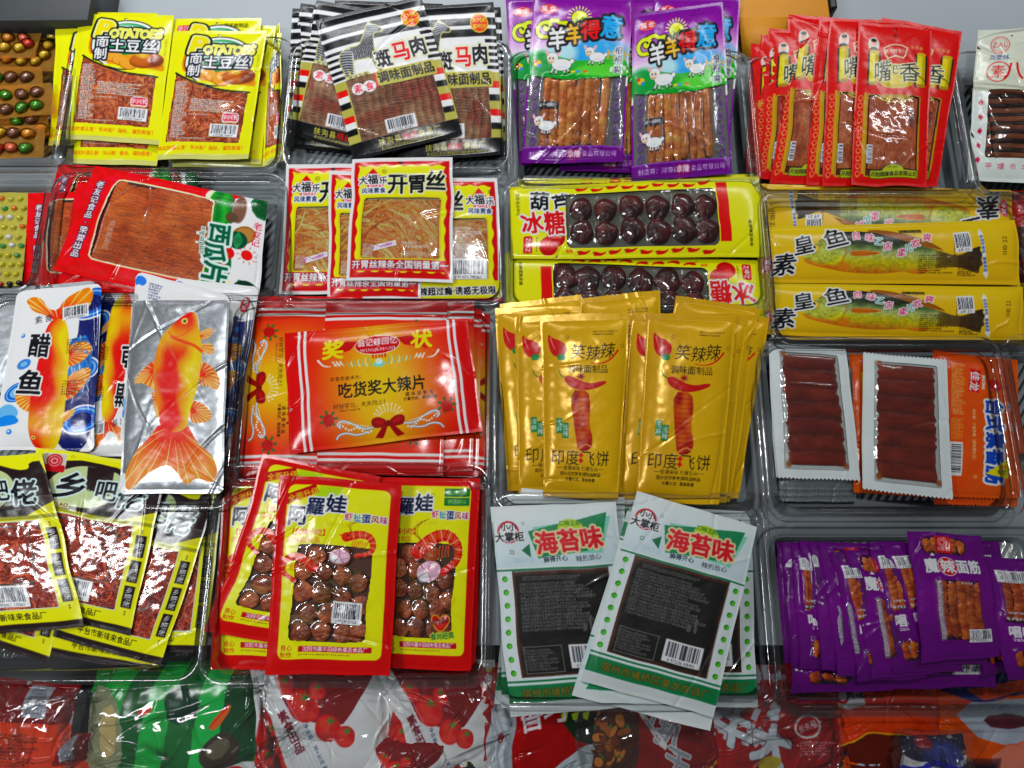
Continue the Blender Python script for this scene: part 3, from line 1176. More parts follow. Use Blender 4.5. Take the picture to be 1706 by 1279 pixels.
def red_scroll():
    s = Print(124, 272, (206, 18, 34))
    s.back = (120, 40, 30)
    s.ell(26, 38, 9.5, 13, (216, 150, 110)); s.ell(26, 38, 8.5, 12, (214, 206, 206))
    s.poly([(18, 52), (20, 44), (26, 42), (32, 44), (34, 52)], (20, 20, 24), smooth=1)
    s.ell(26, 36, 4.4, 6, (226, 176, 150)); s.ell(26, 31, 4.8, 3.2, (18, 16, 18))
    s.micro(18, 52, 34, 56, 4, (230, 200, 150), seed=4)
    s.ell(62, 22, 3.5, 3.5, (130, 14, 22))
    s.poly([(42, 42), (52, 37), (62, 36), (72, 37), (84, 42), (80, 56), (76, 62), (62, 58), (50, 62), (45, 56)], (232, 206, 170))
    s.poly([(44, 43), (53, 39), (62, 38), (71, 39), (81, 43), (78, 54), (75, 59), (62, 55), (51, 59), (47, 54)], (190, 18, 34))
    s.text('善福村食品', 62, 48, 7, (240, 214, 180), bold=.03)
    s.text('味香美', 98, 40, 7.5, (226, 190, 120), bold=.01, skew=.2)
    for x in (20, 99):
        s.rect(x - 3, 51, x + 1, 108, (26, 24, 20)); s.rect(x + 17 - 4, 51, x + 18, 100, (26, 24, 20))
        s.rect(x, 49, x + 15, 104, gradh((236, 216, 40), (176, 150, 20), x, x + 15), r=2)
        s.rect(x + 5, 50, x + 8, 103, (250, 240, 120), soft=4, op=.6)
        s.ell(x + 7.5, 50, 8, 3, (200, 170, 30)); s.ell(x + 7.5, 104, 8, 3, (160, 130, 20))
    s.poly([(34, 66), (62, 72), (98, 66), (98, 106), (66, 114), (34, 106)], (196, 172, 30), smooth=2)
    s.poly([(36, 72), (62, 77), (96, 72), (96, 100), (66, 107), (36, 100)], (214, 192, 50), smooth=2)
    s.text('嘴', 42, 83, 38, K_, bold=.02, out=[(1.6, (240, 236, 190))], rot=-8, skew=.1, sx=.8)
    s.text('巴', 65, 80, 16, K_, bold=.02, out=[(1.2, (240, 236, 190))])
    s.text('香', 87, 84, 34, K_, bold=.015, out=[(1.6, (240, 236, 190))], rot=-6, sx=1.1)
    s.line([(98, 86), (108, 90), (116, 98)], 2, K_, w2=.6)
    s.rect(14, 120, 18, 254, (196, 150, 60), r=1)
    for i in range(11):
        s.ell(9, 130 + i * 12.4, 3.4, 4, (226, 160, 90), ring=1.1)
        s.ell(8, 134 + i * 12.4, 1.5, 1.5, (226, 160, 90))
    s.rect(18, 122, 108, 258, (176, 140, 50), r=4)
    s.wpoly([(21, 124), (34, 122), (44, 128), (84, 128), (94, 122), (106, 124), (105, 240), (104, 256), (21, 256)])
    for x0, f in ((54, 1), (76, -1)):
        s.line([(x0 + 8 * f, 134), (x0 - 2 * f, 136), (x0 - 4 * f, 127), (x0 + 3 * f, 125), (x0 + 3 * f, 131)], 2.2, (206, 176, 60), smooth=2)
    s.line([(36, 126), (46, 132), (60, 130)], 2.4, (206, 176, 60), smooth=1)
    s.line([(94, 126), (84, 132), (70, 130)], 2.4, (206, 176, 60), smooth=1)
    s.text('休闲食品', 94, 160, 7, (40, 14, 12), vert=True, bold=.03)
    s.barcode(22, 206, 31, 236, 0, '6 920', horiz=False)
    s.rect(28, 246, 108, 260, (26, 40, 22), r=3)
    s.ell(66, 248, 19, 11, (26, 40, 22)); s.ell(66, 248, 17.5, 9.6, (176, 186, 60)); s.rect(29, 247.2, 107, 259, (176, 186, 60), r=2.5)
    s.text('开封翔隆食品有限公司', 68, 253, 8, (30, 34, 14), bold=.04, sx=.95)
    s.micro(56, 241, 76, 245, 4, (30, 34, 14), seed=3)
    s.foods = [(food_slab, 24, 126, 103, 244, {})]
    s.ell(62, 10, 2.6, 2.6, mode='cut')
    return s


def bean_strip():
    s = Print(176, 258, (214, 222, 216))
    s.back = (60, 40, 36)
    s.rect(0, 0, 176, 108, lambda X, Y: ramp(Y, [(0, (208, 212, 200)), (60, (212, 216, 198)), (108, (204, 210, 190))]))
    s.ell(36, 28, 14.5, 14.5, (206, 90, 90), ring=1.6); s.ell(36, 28, 11.2, 11.2, (206, 90, 90), ring=.8)
    s.text('ZAL', 36, 28, 12, (200, 70, 80), bold=.0)
    s.ell(54, 12, 1.8, 1.8, (70, 90, 60))
    s.text('周爱林', 36, 50, 10, (70, 84, 150), bold=.01)
    s.ell(36, 75, 17, 17, (206, 30, 40), ring=1.8)
    s.text('素', 36, 75, 24, (206, 20, 34), bold=.0)
    s.text('八宝饭', 100, 74, 34, (206, 20, 34), bold=.03, gap=6)
    for i in range(6):
        s.ell(13, 128 + i * 24, 3.4, 4.2, (190, 40, 80)); s.line([(13, 122 + i * 24), (14, 134 + i * 24)], 1.2, (190, 40, 80))
    s.wrect(23, 106, 176, 220, r=3)
    s.text('平塘市丰味食品厂', 96, 234, 11, (190, 40, 80), gap=8)
    s.foods = [(food_strips, 22, 105, 176, 221, {})]
    return s


def watermelon():
    s = Print(292, 188, (214, 30, 46))
    s.back = (150, 30, 40)
    n = fbm(s.h, s.w, 22, 34, s.rng, 3)
    s.C += ((n - .5) * 60)[..., None] * np.array([.8, .9, .9])
    s.poly([(188, -2), (196, 30), (192, 70), (198, 190), (244, 190), (250, 100), (236, 40), (238, -2)], (238, 226, 200), smooth=2)
    s.poly([(196, -2), (206, 40), (200, 80), (206, 190), (246, 190), (252, 100), (238, 40), (240, -2)], lambda X, Y: ramp(X + 3 * np.sin(Y / 9.0), [(196, (170, 206, 110)), (206, (40, 150, 50)), (216, (20, 110, 44)), (226, (60, 170, 60)), (240, (14, 96, 40))]), smooth=2)
    s.poly([(240, -2), (238, 30), (250, 100), (244, 190), (296, 190), (296, -2)], (240, 242, 246), smooth=1)
    s.poly([(262, -2), (296, -2), (296, 36), (272, 30)], (24, 104, 56), smooth=1)
    for k in range(9):
        s.ell(270 + s.rng.uniform(0, 24), s.rng.uniform(4, 32), 7, 4, (16, 80, 44), rot=s.rng.uniform(0, 180))
    s.ell(250, 24, 11, 24, (120, 84, 66), soft=3); s.ell(240, 40, 10, 9, (90, 70, 52), soft=3)
    s.ell(262, 66, 19, 15, (176, 126, 70), rot=-30); s.ell(262, 66, 17, 13, (140, 92, 46), rot=-30, ring=1.5)
    s.ell(254, 76, 15, 15, (14, 70, 44))
    for k in range(8):
        s.line([(254, 62), (246 + k * 2.4, 76), (254, 91)], 1.1, (50, 140, 80), smooth=1)
    s.ell(244, 100, 8, 9, (206, 44, 40)); s.ell(238, 104, 5, 6, (90, 130, 50)); s.ell(236, 118, 4, 4, (206, 44, 60))
    s.ell(270, 98, 8.5, 8.5, (220, 50, 44))
    for i in range(10):
        a = i * math.pi / 5
        s.line([(270 + 11 * math.cos(a), 98 + 11 * math.sin(a)), (270 + 15 * math.cos(a), 98 + 15 * math.sin(a))], 1.2, (220, 50, 44))
    s.text('老友记', 281, 60, 14, (206, 24, 60), vert=True, bold=.02, rot=3)
    s.micro(282, 92, 286, 140, 4, (150, 150, 160), seed=4)
    s.ell(272, 156, 18, 16, (20, 66, 44))
    for k in range(8):
        s.line([(262 + k * 2, 141), (256 + k * 4.6, 156), (262 + k * 2, 171)], 1.6, (10, 40, 28), smooth=1)
    s.poly([(243, 148), (252, 144), (254, 160), (244, 158)], (240, 240, 180)); s.line([(243, 148), (244, 158)], 1, K_)
    for g, c in ((2.6, (226, 200, 150)), (1.2, (250, 240, 210)), (0, (90, 60, 50))):
        s.poly([(46, 20), (60, 16), (200, 16), (209, 24), (209, 148), (203, 158), (52, 158), (42, 150), (41, 60)], c, smooth=1, grow=g)
    s.wpoly([(46, 20), (60, 16), (200, 16), (209, 24), (209, 148), (203, 158), (52, 158), (42, 150), (41, 60)], smooth=1)
    s.rect(64, 17, 108, 21, (40, 34, 30), op=.8)
    s.micro(46, 60, 50, 150, 4, (226, 190, 170), seed=8, op=.6)
    s.text('调味面制品', 62, 112, 10, (236, 210, 190), vert=True, op=.45)
    s.text('老友记食品·荣誉出品', 22, 92, 13.2, W_, vert=True, bold=.03, out=[(1.4, (60, 20, 60))], gap=.4)
    o = [(4.0, (226, 240, 238)), (1.0, (120, 190, 170))]
    s.text('西', 226, 72, 36, (20, 84, 56), bold=.05, out=o, rot=88)
    s.text('瓜', 221, 104, 36, (20, 84, 56), bold=.05, out=o, rot=84)
    s.text('片', 226, 138, 38, (20, 84, 56), bold=.05, out=o, rot=90)
    s.text('xiguapian', 203, 88, 11.5, (24, 70, 60), rot=86, out=[(1.4, (214, 220, 210))])
    s.foods = [(food_slab, 46, 14, 212, 162, {'vert': False, 'c1': (156, 68, 38), 'c2': (196, 104, 62)})]
    return s


def kaiwei(alt=False):
    s = Print(166, 206, (244, 246, 250))
    s.back = (206, 200, 150)
    s.rect(5, 6, 161, 198, (200, 16, 44))
    p = []
    r = np.random.default_rng(3)
    for i in range(14):
        p.append((10 + i * 11, 11 + (5 if i % 2 else 0) + r.uniform(-1, 2)))
    for i in range(14):
        p.append((157 - (5 if i % 2 else 0) - r.uniform(0, 2), 14 + i * 13.4))
    for i in range(14):
        p.append((154 - i * 11, 194 - (5 if i % 2 else 0)))
    for i in range(14):
        p.append((9 + (5 if i % 2 else 0) + r.uniform(0, 2), 190 - i * 13.2))
    s.poly(p, (234, 226, 18), smooth=2)
    s.text('2025/11/05', 36, 14, 9, (176, 170, 60), op=.7)
    lx = 134 if alt else 36
    s.poly([(lx, 18), (lx + 19, 40), (lx, 60), (lx - 19, 40)], (206, 18, 36))
    o = [(1.8, W_)]
    s.text('大', lx - 16, 39, 15, K_, bold=.04, out=o); s.text('福', lx, 38, 18, K_, bold=.04, out=o); s.text('乐', lx + 17, 40, 14, K_, bold=.04, out=o)
    s.text('DAFULE', lx + 6, 49, 6, (206, 18, 36), bold=.04, out=[(1.2, W_)])
    s.text('风味素食', lx, 57, 10, (20, 40, 90), bold=.04, out=[(1.6, W_)])
    s.ell(lx + 19, 24, 3.4, 3.4, (60, 60, 30), ring=.7); s.text('R', lx + 19, 24, 5, (60, 60, 30))
    tx = 60 if alt else 107
    for c, x, y, z in (('开', tx - 31, 46, 36), ('胃', tx, 46, 34), ('丝', tx + 31, 41, 36)):
        s.ell(x, y, 14, 16, (150, 190, 30), soft=8, op=.5)
        s.text(c, x, y, z, K_, bold=.05, out=[(2.2, (236, 240, 200))], skew=.08, sx=.95)
    s.ell(80, 9, 3.0, 3.0, (30, 14, 14))
    s.rect(18, 66, 148, 172, (214, 206, 40), r=6)
    s.wrect(21, 69, 145, 170, r=5)
    if alt:
        s.micro(82, 84, 142, 112, 3.2, (232, 232, 232), op=.6)
        s.rect(88, 110, 140, 138, (236, 236, 236), op=.25)
        s.micro(90, 112, 138, 138, 3, (236, 236, 236), op=.6, seed=7)
        s.barcode(80, 136, 143, 170, 1, '6 971474 790367')
        s.rect(0, 172, 166, 206, (226, 220, 20)); s.rect(0, 172, 3, 206, W_); s.rect(0, 200, 166, 206, (200, 16, 44))
        s.text('香辣超过瘾·诱惑无极限', 86, 188, 13.4, K_, bold=.05, out=[(1.2, W_)], gap=.4)
    else:
        s.micro(96, 100, 104, 150, 4, (226, 214, 190), op=.25, seed=3)
        s.micro(84, 142, 134, 156, 6, (246, 240, 230), op=.5, seed=5)
        s.micro(86, 158, 142, 168, 3, (246, 240, 230), op=.4, seed=6)
        s.micro(24, 146, 42, 168, 3, (240, 240, 240), op=.6, seed=9)
        s.poly([(38, 150), (76, 140), (78, 148), (42, 158)], (244, 240, 246))
        s.text('吃了still想吃！', 58, 149, 6.4, (150, 40, 130), bold=.03, rot=-13, skew=.2)
        s.rect(5, 172, 161, 190, (206, 18, 44))
        s.text('开胃丝辣条全国销量第一', 83, 180, 14, W_, bold=.045, out=[(.8, (110, 10, 30))], gap=-.2)
        s.micro(10, 187, 156, 190, 3, (240, 200, 200), op=.6)
        s.poly([(5, 193)] + [(5 + i * 13, 195 + (3 if i % 2 else -1)) for i in range(13)] + [(161, 201), (5, 201)], (206, 18, 44))

    s.foods = [(food_shreds, 21, 72, 145, 170, {'cols': ((232, 142, 80), (222, 126, 64), (240, 164, 104), (208, 110, 56)), 'n': 420, 'length': 60, 'ang': lambda q: (lambda x, y: math.atan2(y - 104 * q, x - 4 * q) + 1.35)})]
    return s


def kaiwei_back():
    return kaiwei(True)


def chili(s, x, y, z, rot=0, c=(206, 34, 34)):
    a, b = math.cos(math.radians(rot)), math.sin(math.radians(rot))
    f = lambda u, v: (x + (u * a - v * b) * z, y + (u * b + v * a) * z)
    s.line([f(-5, -1.2), f(-3.5, 0)], 1.5 * z, (70, 110, 40), w2=2.6 * z)
    s.line([f(-3, 0), f(1, .7), f(4, .3), f(6.5, -1)], 4.0 * z, c, w2=.8 * z, smooth=1)


def haws():
    s = Print(428, 124, (226, 222, 14))
    s.back = (110, 110, 100)
    s.rect(0, 0, 428, 3, (210, 206, 40)); s.rect(0, 121, 428, 124, (210, 206, 40))
    for i in range(9):
        chili(s, 122 + i * 26.2, 9 + 2 * math.sin(i * 2.1), 1.75, -6 + 5 * math.sin(i * 3))
        chili(s, 122 + i * 26.2, 114 + 2 * math.sin(i * 1.7), 1.75, -6 + 5 * math.sin(i * 2))
    s.rect(352, 8, 370, 101, (210, 26, 30))
    o = [(2.6, W_)]
    for x, y in ((76, 90), (64, 104)):
        s.ell(x, y, 16, 15, (190, 24, 34)); s.ell(x - 3, y - 4, 8, 7, (226, 70, 66), soft=6)
        s.ell(x, y, 8, 7, (240, 120, 110), ring=.7, op=.6)
    s.poly([(40, 78), (92, 70), (94, 92), (60, 84)], (150, 190, 40), op=.5, smooth=1)
    s.text('葫', 51, 28, 34, K_, bold=.05, out=o, rot=4); s.text('芦', 87, 33, 34, K_, bold=.05, out=o, rot=-8, sx=.9)
    s.text('冰', 37, 66, 38, (206, 22, 36), bold=.05, out=o, rot=-6); s.text('糖', 75, 66, 42, (206, 22, 36), bold=.045, out=o, rot=-4, sx=.85)
    s.rect(22, 88, 37, 116, (206, 24, 34), r=3); s.rect(22, 88, 37, 116, W_, r=3, op=.0)
    s.text('Z中Z', 29.5, 102, 11, W_, bold=.02, rot=-90, sx=.9)
    s.micro(42, 90, 46, 114, 4, (110, 60, 40), seed=3)
    s.text('调味面制食品', 14, 32, 6.6, (40, 50, 20), vert=True)
    s.rect(94, 108, 105, 116, (220, 60, 50), ring=1) if False else s.text('香辣', 99, 112, 6, (214, 60, 40), bold=.02)
    s.micro(108, 118, 116, 120, 2, K_)
    s.text('调味面制食品', 403, 88, 6.6, (40, 50, 20), vert=True, bold=.03)
    s.wrect(94, 17, 350, 107, r=10)
    xs = [120, 161, 205, 249, 292, 330]
    pts = [(x - 96, y - 18 + (2 if i % 2 else -1)) for i, x in enumerate(xs) for y in (44, 82)]
    s.foods = [(food_balls, 96, 18, 349, 106, {'ctrs': lambda q: [(a * q, b * q) for a, b in pts], 'r': lambda q: 21.0 * q, 'c1': (42, 11, 13), 'c2': (80, 24, 20)})]
    return s


def fish_body(s):
    B = [(73, 57), (78, 48), (92, 36), (110, 22), (132, 15), (165, 13), (196, 17), (226, 27), (262, 40), (300, 51), (326, 60), (342, 57), (356, 48), (370, 44), (367, 52), (375, 58), (370, 66), (375, 74), (367, 80), (369, 90), (354, 86), (340, 80), (326, 79), (296, 80), (250, 86), (200, 90), (150, 88), (112, 80), (88, 74), (76, 68)]
    s.poly([(180, 15), (190, 10), (222, 14), (262, 26), (300, 44), (310, 54)], (150, 90, 40), smooth=1)
    s.poly([(230, 84), (262, 80), (290, 84), (270, 92)], (206, 120, 40), smooth=1)
    s.poly(B, (150, 170, 60), smooth=1)
    m = s.poly(B, None, smooth=1, mode='clip')
    s.clip = m

    def cc(X, Y):
        mid = 54 + (X - 70) * .05
        t = (Y - mid) / 36 + .06 * np.sin(X / 5.0) * np.sin(Y / 4.0)
        c = ramp(t, [(-1.0, (26, 28, 22)), (-.66, (44, 52, 34)), (-.44, (96, 120, 70)), (-.2, (186, 196, 130)), (.1, (200, 200, 84)), (.45, (206, 178, 40)), (.8, (206, 116, 36)), (1.1, (186, 78, 34))])
        sc = (np.abs(((X + 2.2 * (np.floor(Y / 3) % 2)) % 4.4) - 2.2) + np.abs((Y % 3) - 1.5))
        w = np.clip((X - 130) / 20, 0, 1) * np.clip((Y - mid + 18) / 8, 0, 1)
        g = fbm(X.shape[0], X.shape[1], 26, 90, np.random.default_rng(5), 2)[..., None] - .5
        return c * (1 - .30 * (w * (sc < 1.5))[..., None]) * (1 + .34 * g)
    s.rect(60, 5, 380, 100, cc)
    s.ell(100, 50, 34, 26, lambda X, Y: np.array((168, 176, 82), np.float32) * (1 + .7 * (fbm(X.shape[0], X.shape[1], 22, 26, np.random.default_rng(8), 2)[..., None] - .5)), soft=10, op=.8)
    s.poly([(74, 62), (96, 70), (132, 78), (140, 92), (90, 84), (70, 72)], (196, 96, 34), op=.8, soft=5)
    s.line([(76, 66), (92, 72), (110, 76)], 1.0, (236, 150, 80))
    s.line([(138, 30), (146, 48), (142, 66), (128, 80)], 3, (150, 110, 40), op=.6, soft=3, smooth=1)
    s.poly([(140, 66), (132, 78), (140, 88), (156, 78)], (206, 110, 44), op=.7, soft=4)
    s.rect(296, 40, 376, 90, lambda X, Y: ramp(X, [(296, (110, 90, 40)), (340, (56, 32, 22)), (376, (30, 18, 18))]), op=.85, soft=14)
    s.poly([(150, 50), (176, 48), (208, 54), (186, 58), (156, 60)], (206, 120, 50), smooth=1)
    for i in range(5):
        s.line([(154, 52 + i * 1.4), (196, 53 + i * .8)], .5, (150, 70, 30))
    s.clip = None
    s.ell(92, 44, 8, 7.5, (206, 150, 40)); s.ell(92, 44, 6.4, 6, (236, 200, 110)); s.ell(90, 43, 4, 4, K_); s.ell(88.6, 41.6, 1, 1, W_)


def croaker():
    s = Print(437, 106, (222, 178, 10))
    s.back = (190, 150, 10)
    s.rect(0, 0, 437, 106, gradv((230, 192, 14), (218, 176, 8), 0, 106))
    fish_body(s)
    s.micro(266, 58, 330, 92, 3.6, (40, 24, 14), seed=2)
    s.micro(332, 62, 372, 94, 3.2, (40, 24, 14), seed=3)
    s.micro(324, 30, 330, 60, 3, (60, 40, 10), seed=4)
    o = [(2.6, W_)]
    s.text('素', 44, 74, 42, K_, bold=.035, out=o, skew=.2, rot=-6, wob=.0)
    s.text('皇', 74, 38, 36, K_, bold=.035, out=o, skew=.15, rot=-14)
    s.text('鱼', 128, 26, 38, K_, bold=.03, out=o, rot=-14, sx=1.1)
    words_ = (('自', 163, 22, 1), ('味', 185, 26, 1), ('乙', 200, 33, 0), ('店', 214, 42, 1), ('車', 238, 54, 1), ('儿', 249, 46, 0), ('欢', 261, 38, 1), ('爽', 281, 28, 1))
    for c, x, y, k in words_:
        s.text(c, x, y, 15, (206, 30, 90) if k else (40, 150, 140), bold=.03, out=[(1.4, W_)], rot=-18 + (x % 3) * 12, skew=.15)
    s.rect(236, 14, 273, 19, (20, 20, 16)); s.text('豆制品（膨化豆制品）', 254, 16.5, 4.2, (222, 190, 40))
    s.micro(238, 21, 272, 24, 3, (60, 40, 10))
    s.barcode(326, 20, 354, 54, -5, '69 21')
    s.rect(372, 24, 378, 88, W_, rot=-8, r=1)
    s.poly([(366, 26), (370, 14), (376, 25)], W_); s.poly([(374, 88), (384, 86), (382, 98)], W_)
    s.text('非油炸食品 健康美味', 375, 56, 6.2, (30, 60, 150), vert=True, bold=.04, rot=-8)
    s.ell(16, 74, 9, 15, (206, 22, 50)); s.ell(16, 74, 7.8, 13.6, W_, ring=.8)
    s.text('萬幸', 16, 74, 10.5, W_, vert=True, bold=.03)
    s.text('1110 22', 410, 44, 11, (40, 30, 20), rot=-90)
    s.rect(394, 60, 408, 62, W_) if False else None
    s.micro(420, 10, 424, 90, 4, (60, 40, 10), op=.0)
    return s


def goldfish(s, pts, ax):
    """pts: dict of outlines in units; ax: body axis from head to tail for the colouring"""
    for key in ('fins', 'tail'):
        for P, root_ in pts[key]:
            s.poly(P, (232, 110, 24), smooth=1)
            m = s.poly(P, None, smooth=1, mode='clip')
            s.clip = m
            R = max(math.hypot(p[0] - root_[0], p[1] - root_[1]) for p in P)
            s.ell(root_[0], root_[1], R, R, (240, 150, 30), soft=R * .9)
            s.ell(root_[0], root_[1], R * .45, R * .45, (222, 50, 24), soft=R * .5, op=.9)
            for i, p in enumerate(np.linspace(0, 1, 26)):
                k = p * (len(P) - 1)
                a = np.array(P[int(k)]) * (1 - k % 1) + np.array(P[min(len(P) - 1, int(k) + 1)]) * (k % 1)
                c = (250, 226, 170) if i % 2 else (226, 96, 20)
                q = np.array(root_) + (a - np.array(root_)) * .3
                s.line([tuple(q), tuple(a)], .5, c, w2=2.0 if i % 2 else 1.2, op=.85)
            s.clip = None
    B = pts['body']
    s.poly(B, (226, 70, 30), smooth=2)
    s.clip = s.poly(B, None, smooth=2, mode='clip')
    (hx, hy), (tx, ty) = ax
    L = math.hypot(tx - hx, ty - hy)
    ux, uy = (tx - hx) / L, (ty - hy) / L

    def cc(X, Y):
        a = ((X - hx) * ux + (Y - hy) * uy) / L
        b = (-(X - hx) * uy + (Y - hy) * ux) / (L * .16)
        b = b + .18 * np.sin(a * 9) + .10 * np.sin(a * 23 + b * 3)
        c = ramp(b * pts.get('flip', 1), [(-1.1, (240, 190, 30)), (-.55, (244, 206, 30)), (-.15, (236, 140, 26)), (.1, (222, 52, 30)), (.7, (216, 40, 30)), (1.1, (232, 130, 30))])
        w = np.exp(-((a - .24) / .1) ** 2)[..., None] * .8
        c = c * (1 - w) + np.array((238, 176, 40), np.float32) * w
        q = (X * .9 + Y * .45), (Y * .9 - X * .45)
        sc = np.abs(((q[0] + 2.6 * (np.floor(q[1] / 3.4) % 2)) % 5.2) - 2.6) / 2.6 + np.abs((q[1] % 3.4) - 1.7) / 1.7
        g = np.clip((a - .2) / .05, 0, 1) * np.clip((.85 - a) / .1, 0, 1)
        c = c * (1 - .13 * (g * (sc < .7))[..., None]) + 26 * (g * (sc > 1.45))[..., None]
        return c
    x0, y0 = np.min(B, 0); x1, y1 = np.max(B, 0)
    s.rect(x0, y0, x1, y1, cc)
    s.clip = None
    for P, w, c in pts.get('marks', ()):
        s.line(P, w, c, smooth=2, op=.8, soft=2)
    ex, ey, er = pts['eye']
    s.ell(ex, ey, er * 1.2, er * 1.2, (214, 130, 30)); s.ell(ex, ey, er, er, (250, 210, 120)); s.ell(ex, ey, er * .55, er * .55, K_)
    s.ell(ex - er * .2, ey - er * .2, er * .16, er * .16, W_)


def silver_fish():
    s = Print(166, 330, (172, 176, 180), metal=.75)
    s.back = (150, 152, 156)
    f = lambda L: [((x - 27) * .258 - 2, (y - 38) * .27) for x, y in L]
    tail = f([(280, 830), (210, 930), (130, 1010), (80, 1090), (68, 1190), (80, 1240), (130, 1220), (200, 1150), (270, 1110), (340, 1090), (390, 1130), (430, 1190), (470, 1210), (500, 1170), (560, 1180), (620, 1200), (645, 1130), (620, 1050), (570, 1000), (510, 950), (450, 830)])
    pts = {'fins': [(f([(225, 430), (150, 490), (100, 540), (85, 585), (140, 580), (210, 615), (230, 640)]), f([(226, 500)])[0]),
                    (f([(205, 620), (225, 700), (240, 770), (275, 820), (270, 700)]), f([(250, 680)])[0]),
                    (f([(515, 440), (580, 470), (630, 530), (645, 600), (620, 630), (560, 600), (510, 600)]), f([(515, 520)])[0]),
                    (f([(465, 690), (540, 710), (590, 760), (605, 810), (540, 835), (465, 830)]), f([(462, 750)])[0]),
                    (f([(490, 260), (530, 235), (585, 225), (575, 280), (510, 315)]), f([(492, 290)])[0]),
                    (f([(440, 320), (520, 335), (575, 320), (605, 385), (560, 405), (500, 375)]), f([(450, 335)])[0])],
           'tail': [(tail, f([(365, 850)])[0])],
           'body': f([(405, 125), (440, 115), (470, 135), (480, 180), (495, 240), (515, 330), (525, 420), (515, 520), (500, 620), (475, 700), (455, 800), (450, 870), (360, 900), (275, 850), (270, 760), (240, 680), (222, 600), (212, 500), (222, 400), (245, 310), (290, 240), (340, 185)]),
           'eye': f([(396, 183)])[0] + (5.0,),
           'marks': [(f([(300, 260), (330, 290), (390, 280), (440, 235)]), 2.0, (226, 90, 30)), (f([(320, 290), (400, 320), (470, 340), (520, 380)]), 5.0, (222, 60, 40)), (f([(400, 120), (450, 112), (478, 150), (492, 230)]), 1.6, (246, 240, 230))]}
    goldfish(s, pts, (f([(430, 110)])[0], f([(360, 880)])[0]))
    s.text('R', 38, 8, 6, (214, 216, 220)); s.micro(44, 4, 90, 12, 3, (200, 202, 206), op=.6)
    s.micro(10, 300, 160, 330, 2.2, (206, 208, 212), op=.25)
    s.rect(0, 296, 10, 330, (226, 230, 234), r=4)
    s.round_cut(9)
    return s


def silver_plain():
    s = Print(166, 330, (186, 190, 194), metal=.55)
    s.back = (150, 152, 156)
    s.micro(10, 6, 150, 24, 2.2, (206, 208, 212), op=.3)
    s.round_cut(9)
    return s


def wave_fish():
    s = Print(160, 290, (232, 238, 246))
    s.back = (150, 152, 156)
    s.clip = None
    navy, blue, lite = (22, 30, 96), (30, 90, 190), (120, 180, 236)
    s.poly([(110, 8), (150, 4), (160, 60), (160, 290), (96, 290), (104, 200), (120, 120), (128, 60)], navy, smooth=2)
    for cx, cy, r in ((142, 34, 40), (134, 150, 30), (140, 236, 34), (30, 188, 26), (34, 138, 14)):
        for rr, c in ((r, (244, 248, 252)), (r * .9, blue), (r * .78, lite), (r * .68, blue), (r * .5, navy if cx > 100 else lite)):
            s.ell(cx, cy, rr, rr * .7, c, rot=-24)
    s.poly([(-2, 214), (20, 206), (40, 222), (30, 240), (-2, 236)], (110, 176, 240), smooth=2)
    s.poly([(-2, 232), (30, 226), (44, 244), (-2, 250)], (50, 130, 220), smooth=2)
    s.poly([(104, 98), (150, 88), (150, 190), (100, 200)], (60, 120, 190), smooth=1)
    for k in range(60):
        x, y = s.rng.uniform(100, 150), s.rng.uniform(86, 200)
        s.line([(x, y), (x + s.rng.uniform(-5, 5), y + s.rng.uniform(4, 16))], 1.4, (226, 240, 250) if k % 2 else (20, 50, 140), op=.8)
    tail = [(76, 60), (60, 50), (40, 44), (26, 28), (22, 18), (36, 14), (52, 20), (66, 40), (84, 44), (96, 22), (120, 8), (140, 4), (148, 20), (140, 44), (116, 52), (96, 66)]
    pts = {'fins': [([(60, 168), (40, 174), (26, 186), (30, 206), (44, 220), (62, 226)], (66, 190)),
                    ([(106, 110), (128, 100), (150, 106), (146, 126), (126, 142), (106, 146)], (104, 124)),
                    ([(106, 166), (130, 150), (150, 146), (148, 166), (130, 196), (106, 206)], (104, 180)),
                    ([(98, 240), (112, 222), (132, 216), (126, 232), (104, 246)], (96, 240))],
           'tail': [(tail, (88, 64))],
           'body': [(70, 62), (92, 56), (106, 70), (112, 110), (112, 170), (114, 214), (110, 262), (96, 290), (66, 290), (56, 262), (54, 220), (56, 170), (60, 110)],
           'eye': (64, 268, 3), 'flip': -1}
    goldfish(s, pts, ((84, 300), (84, 58)))
    s.barcode(94, 36, 140, 60, -6, '6 934571 893062', seed=6)
    s.micro(90, 40, 94, 62, 4, (60, 40, 20), rot=-4)
    s.text('素食', 60, 58, 15, (60, 50, 60), rot=-8, gap=3, bold=.01)
    o = [(2.6, W_)]
    s.text('醋', 58, 106, 44, K_, bold=.05, out=o, rot=4, sx=.9)
    s.text('鱼', 50, 172, 46, K_, bold=.05, out=o, rot=4, sx=1.0)
    s.micro(106, 96, 146, 124, 4.4, (24, 22, 40), op=.7)
    s.micro(104, 168, 146, 196, 4.4, (24, 22, 40), op=.7, seed=4)
    for x, y, r in ((26, 86, 4), (24, 258, 5), (140, 120, 3)):
        s.ell(x, y, r, r, (60, 130, 210)); s.ell(x - 1, y - 1, r * .4, r * .4, W_)
    s.ell(140, 278, 1, 1, W_)
    s.round_cut(12)
    return s


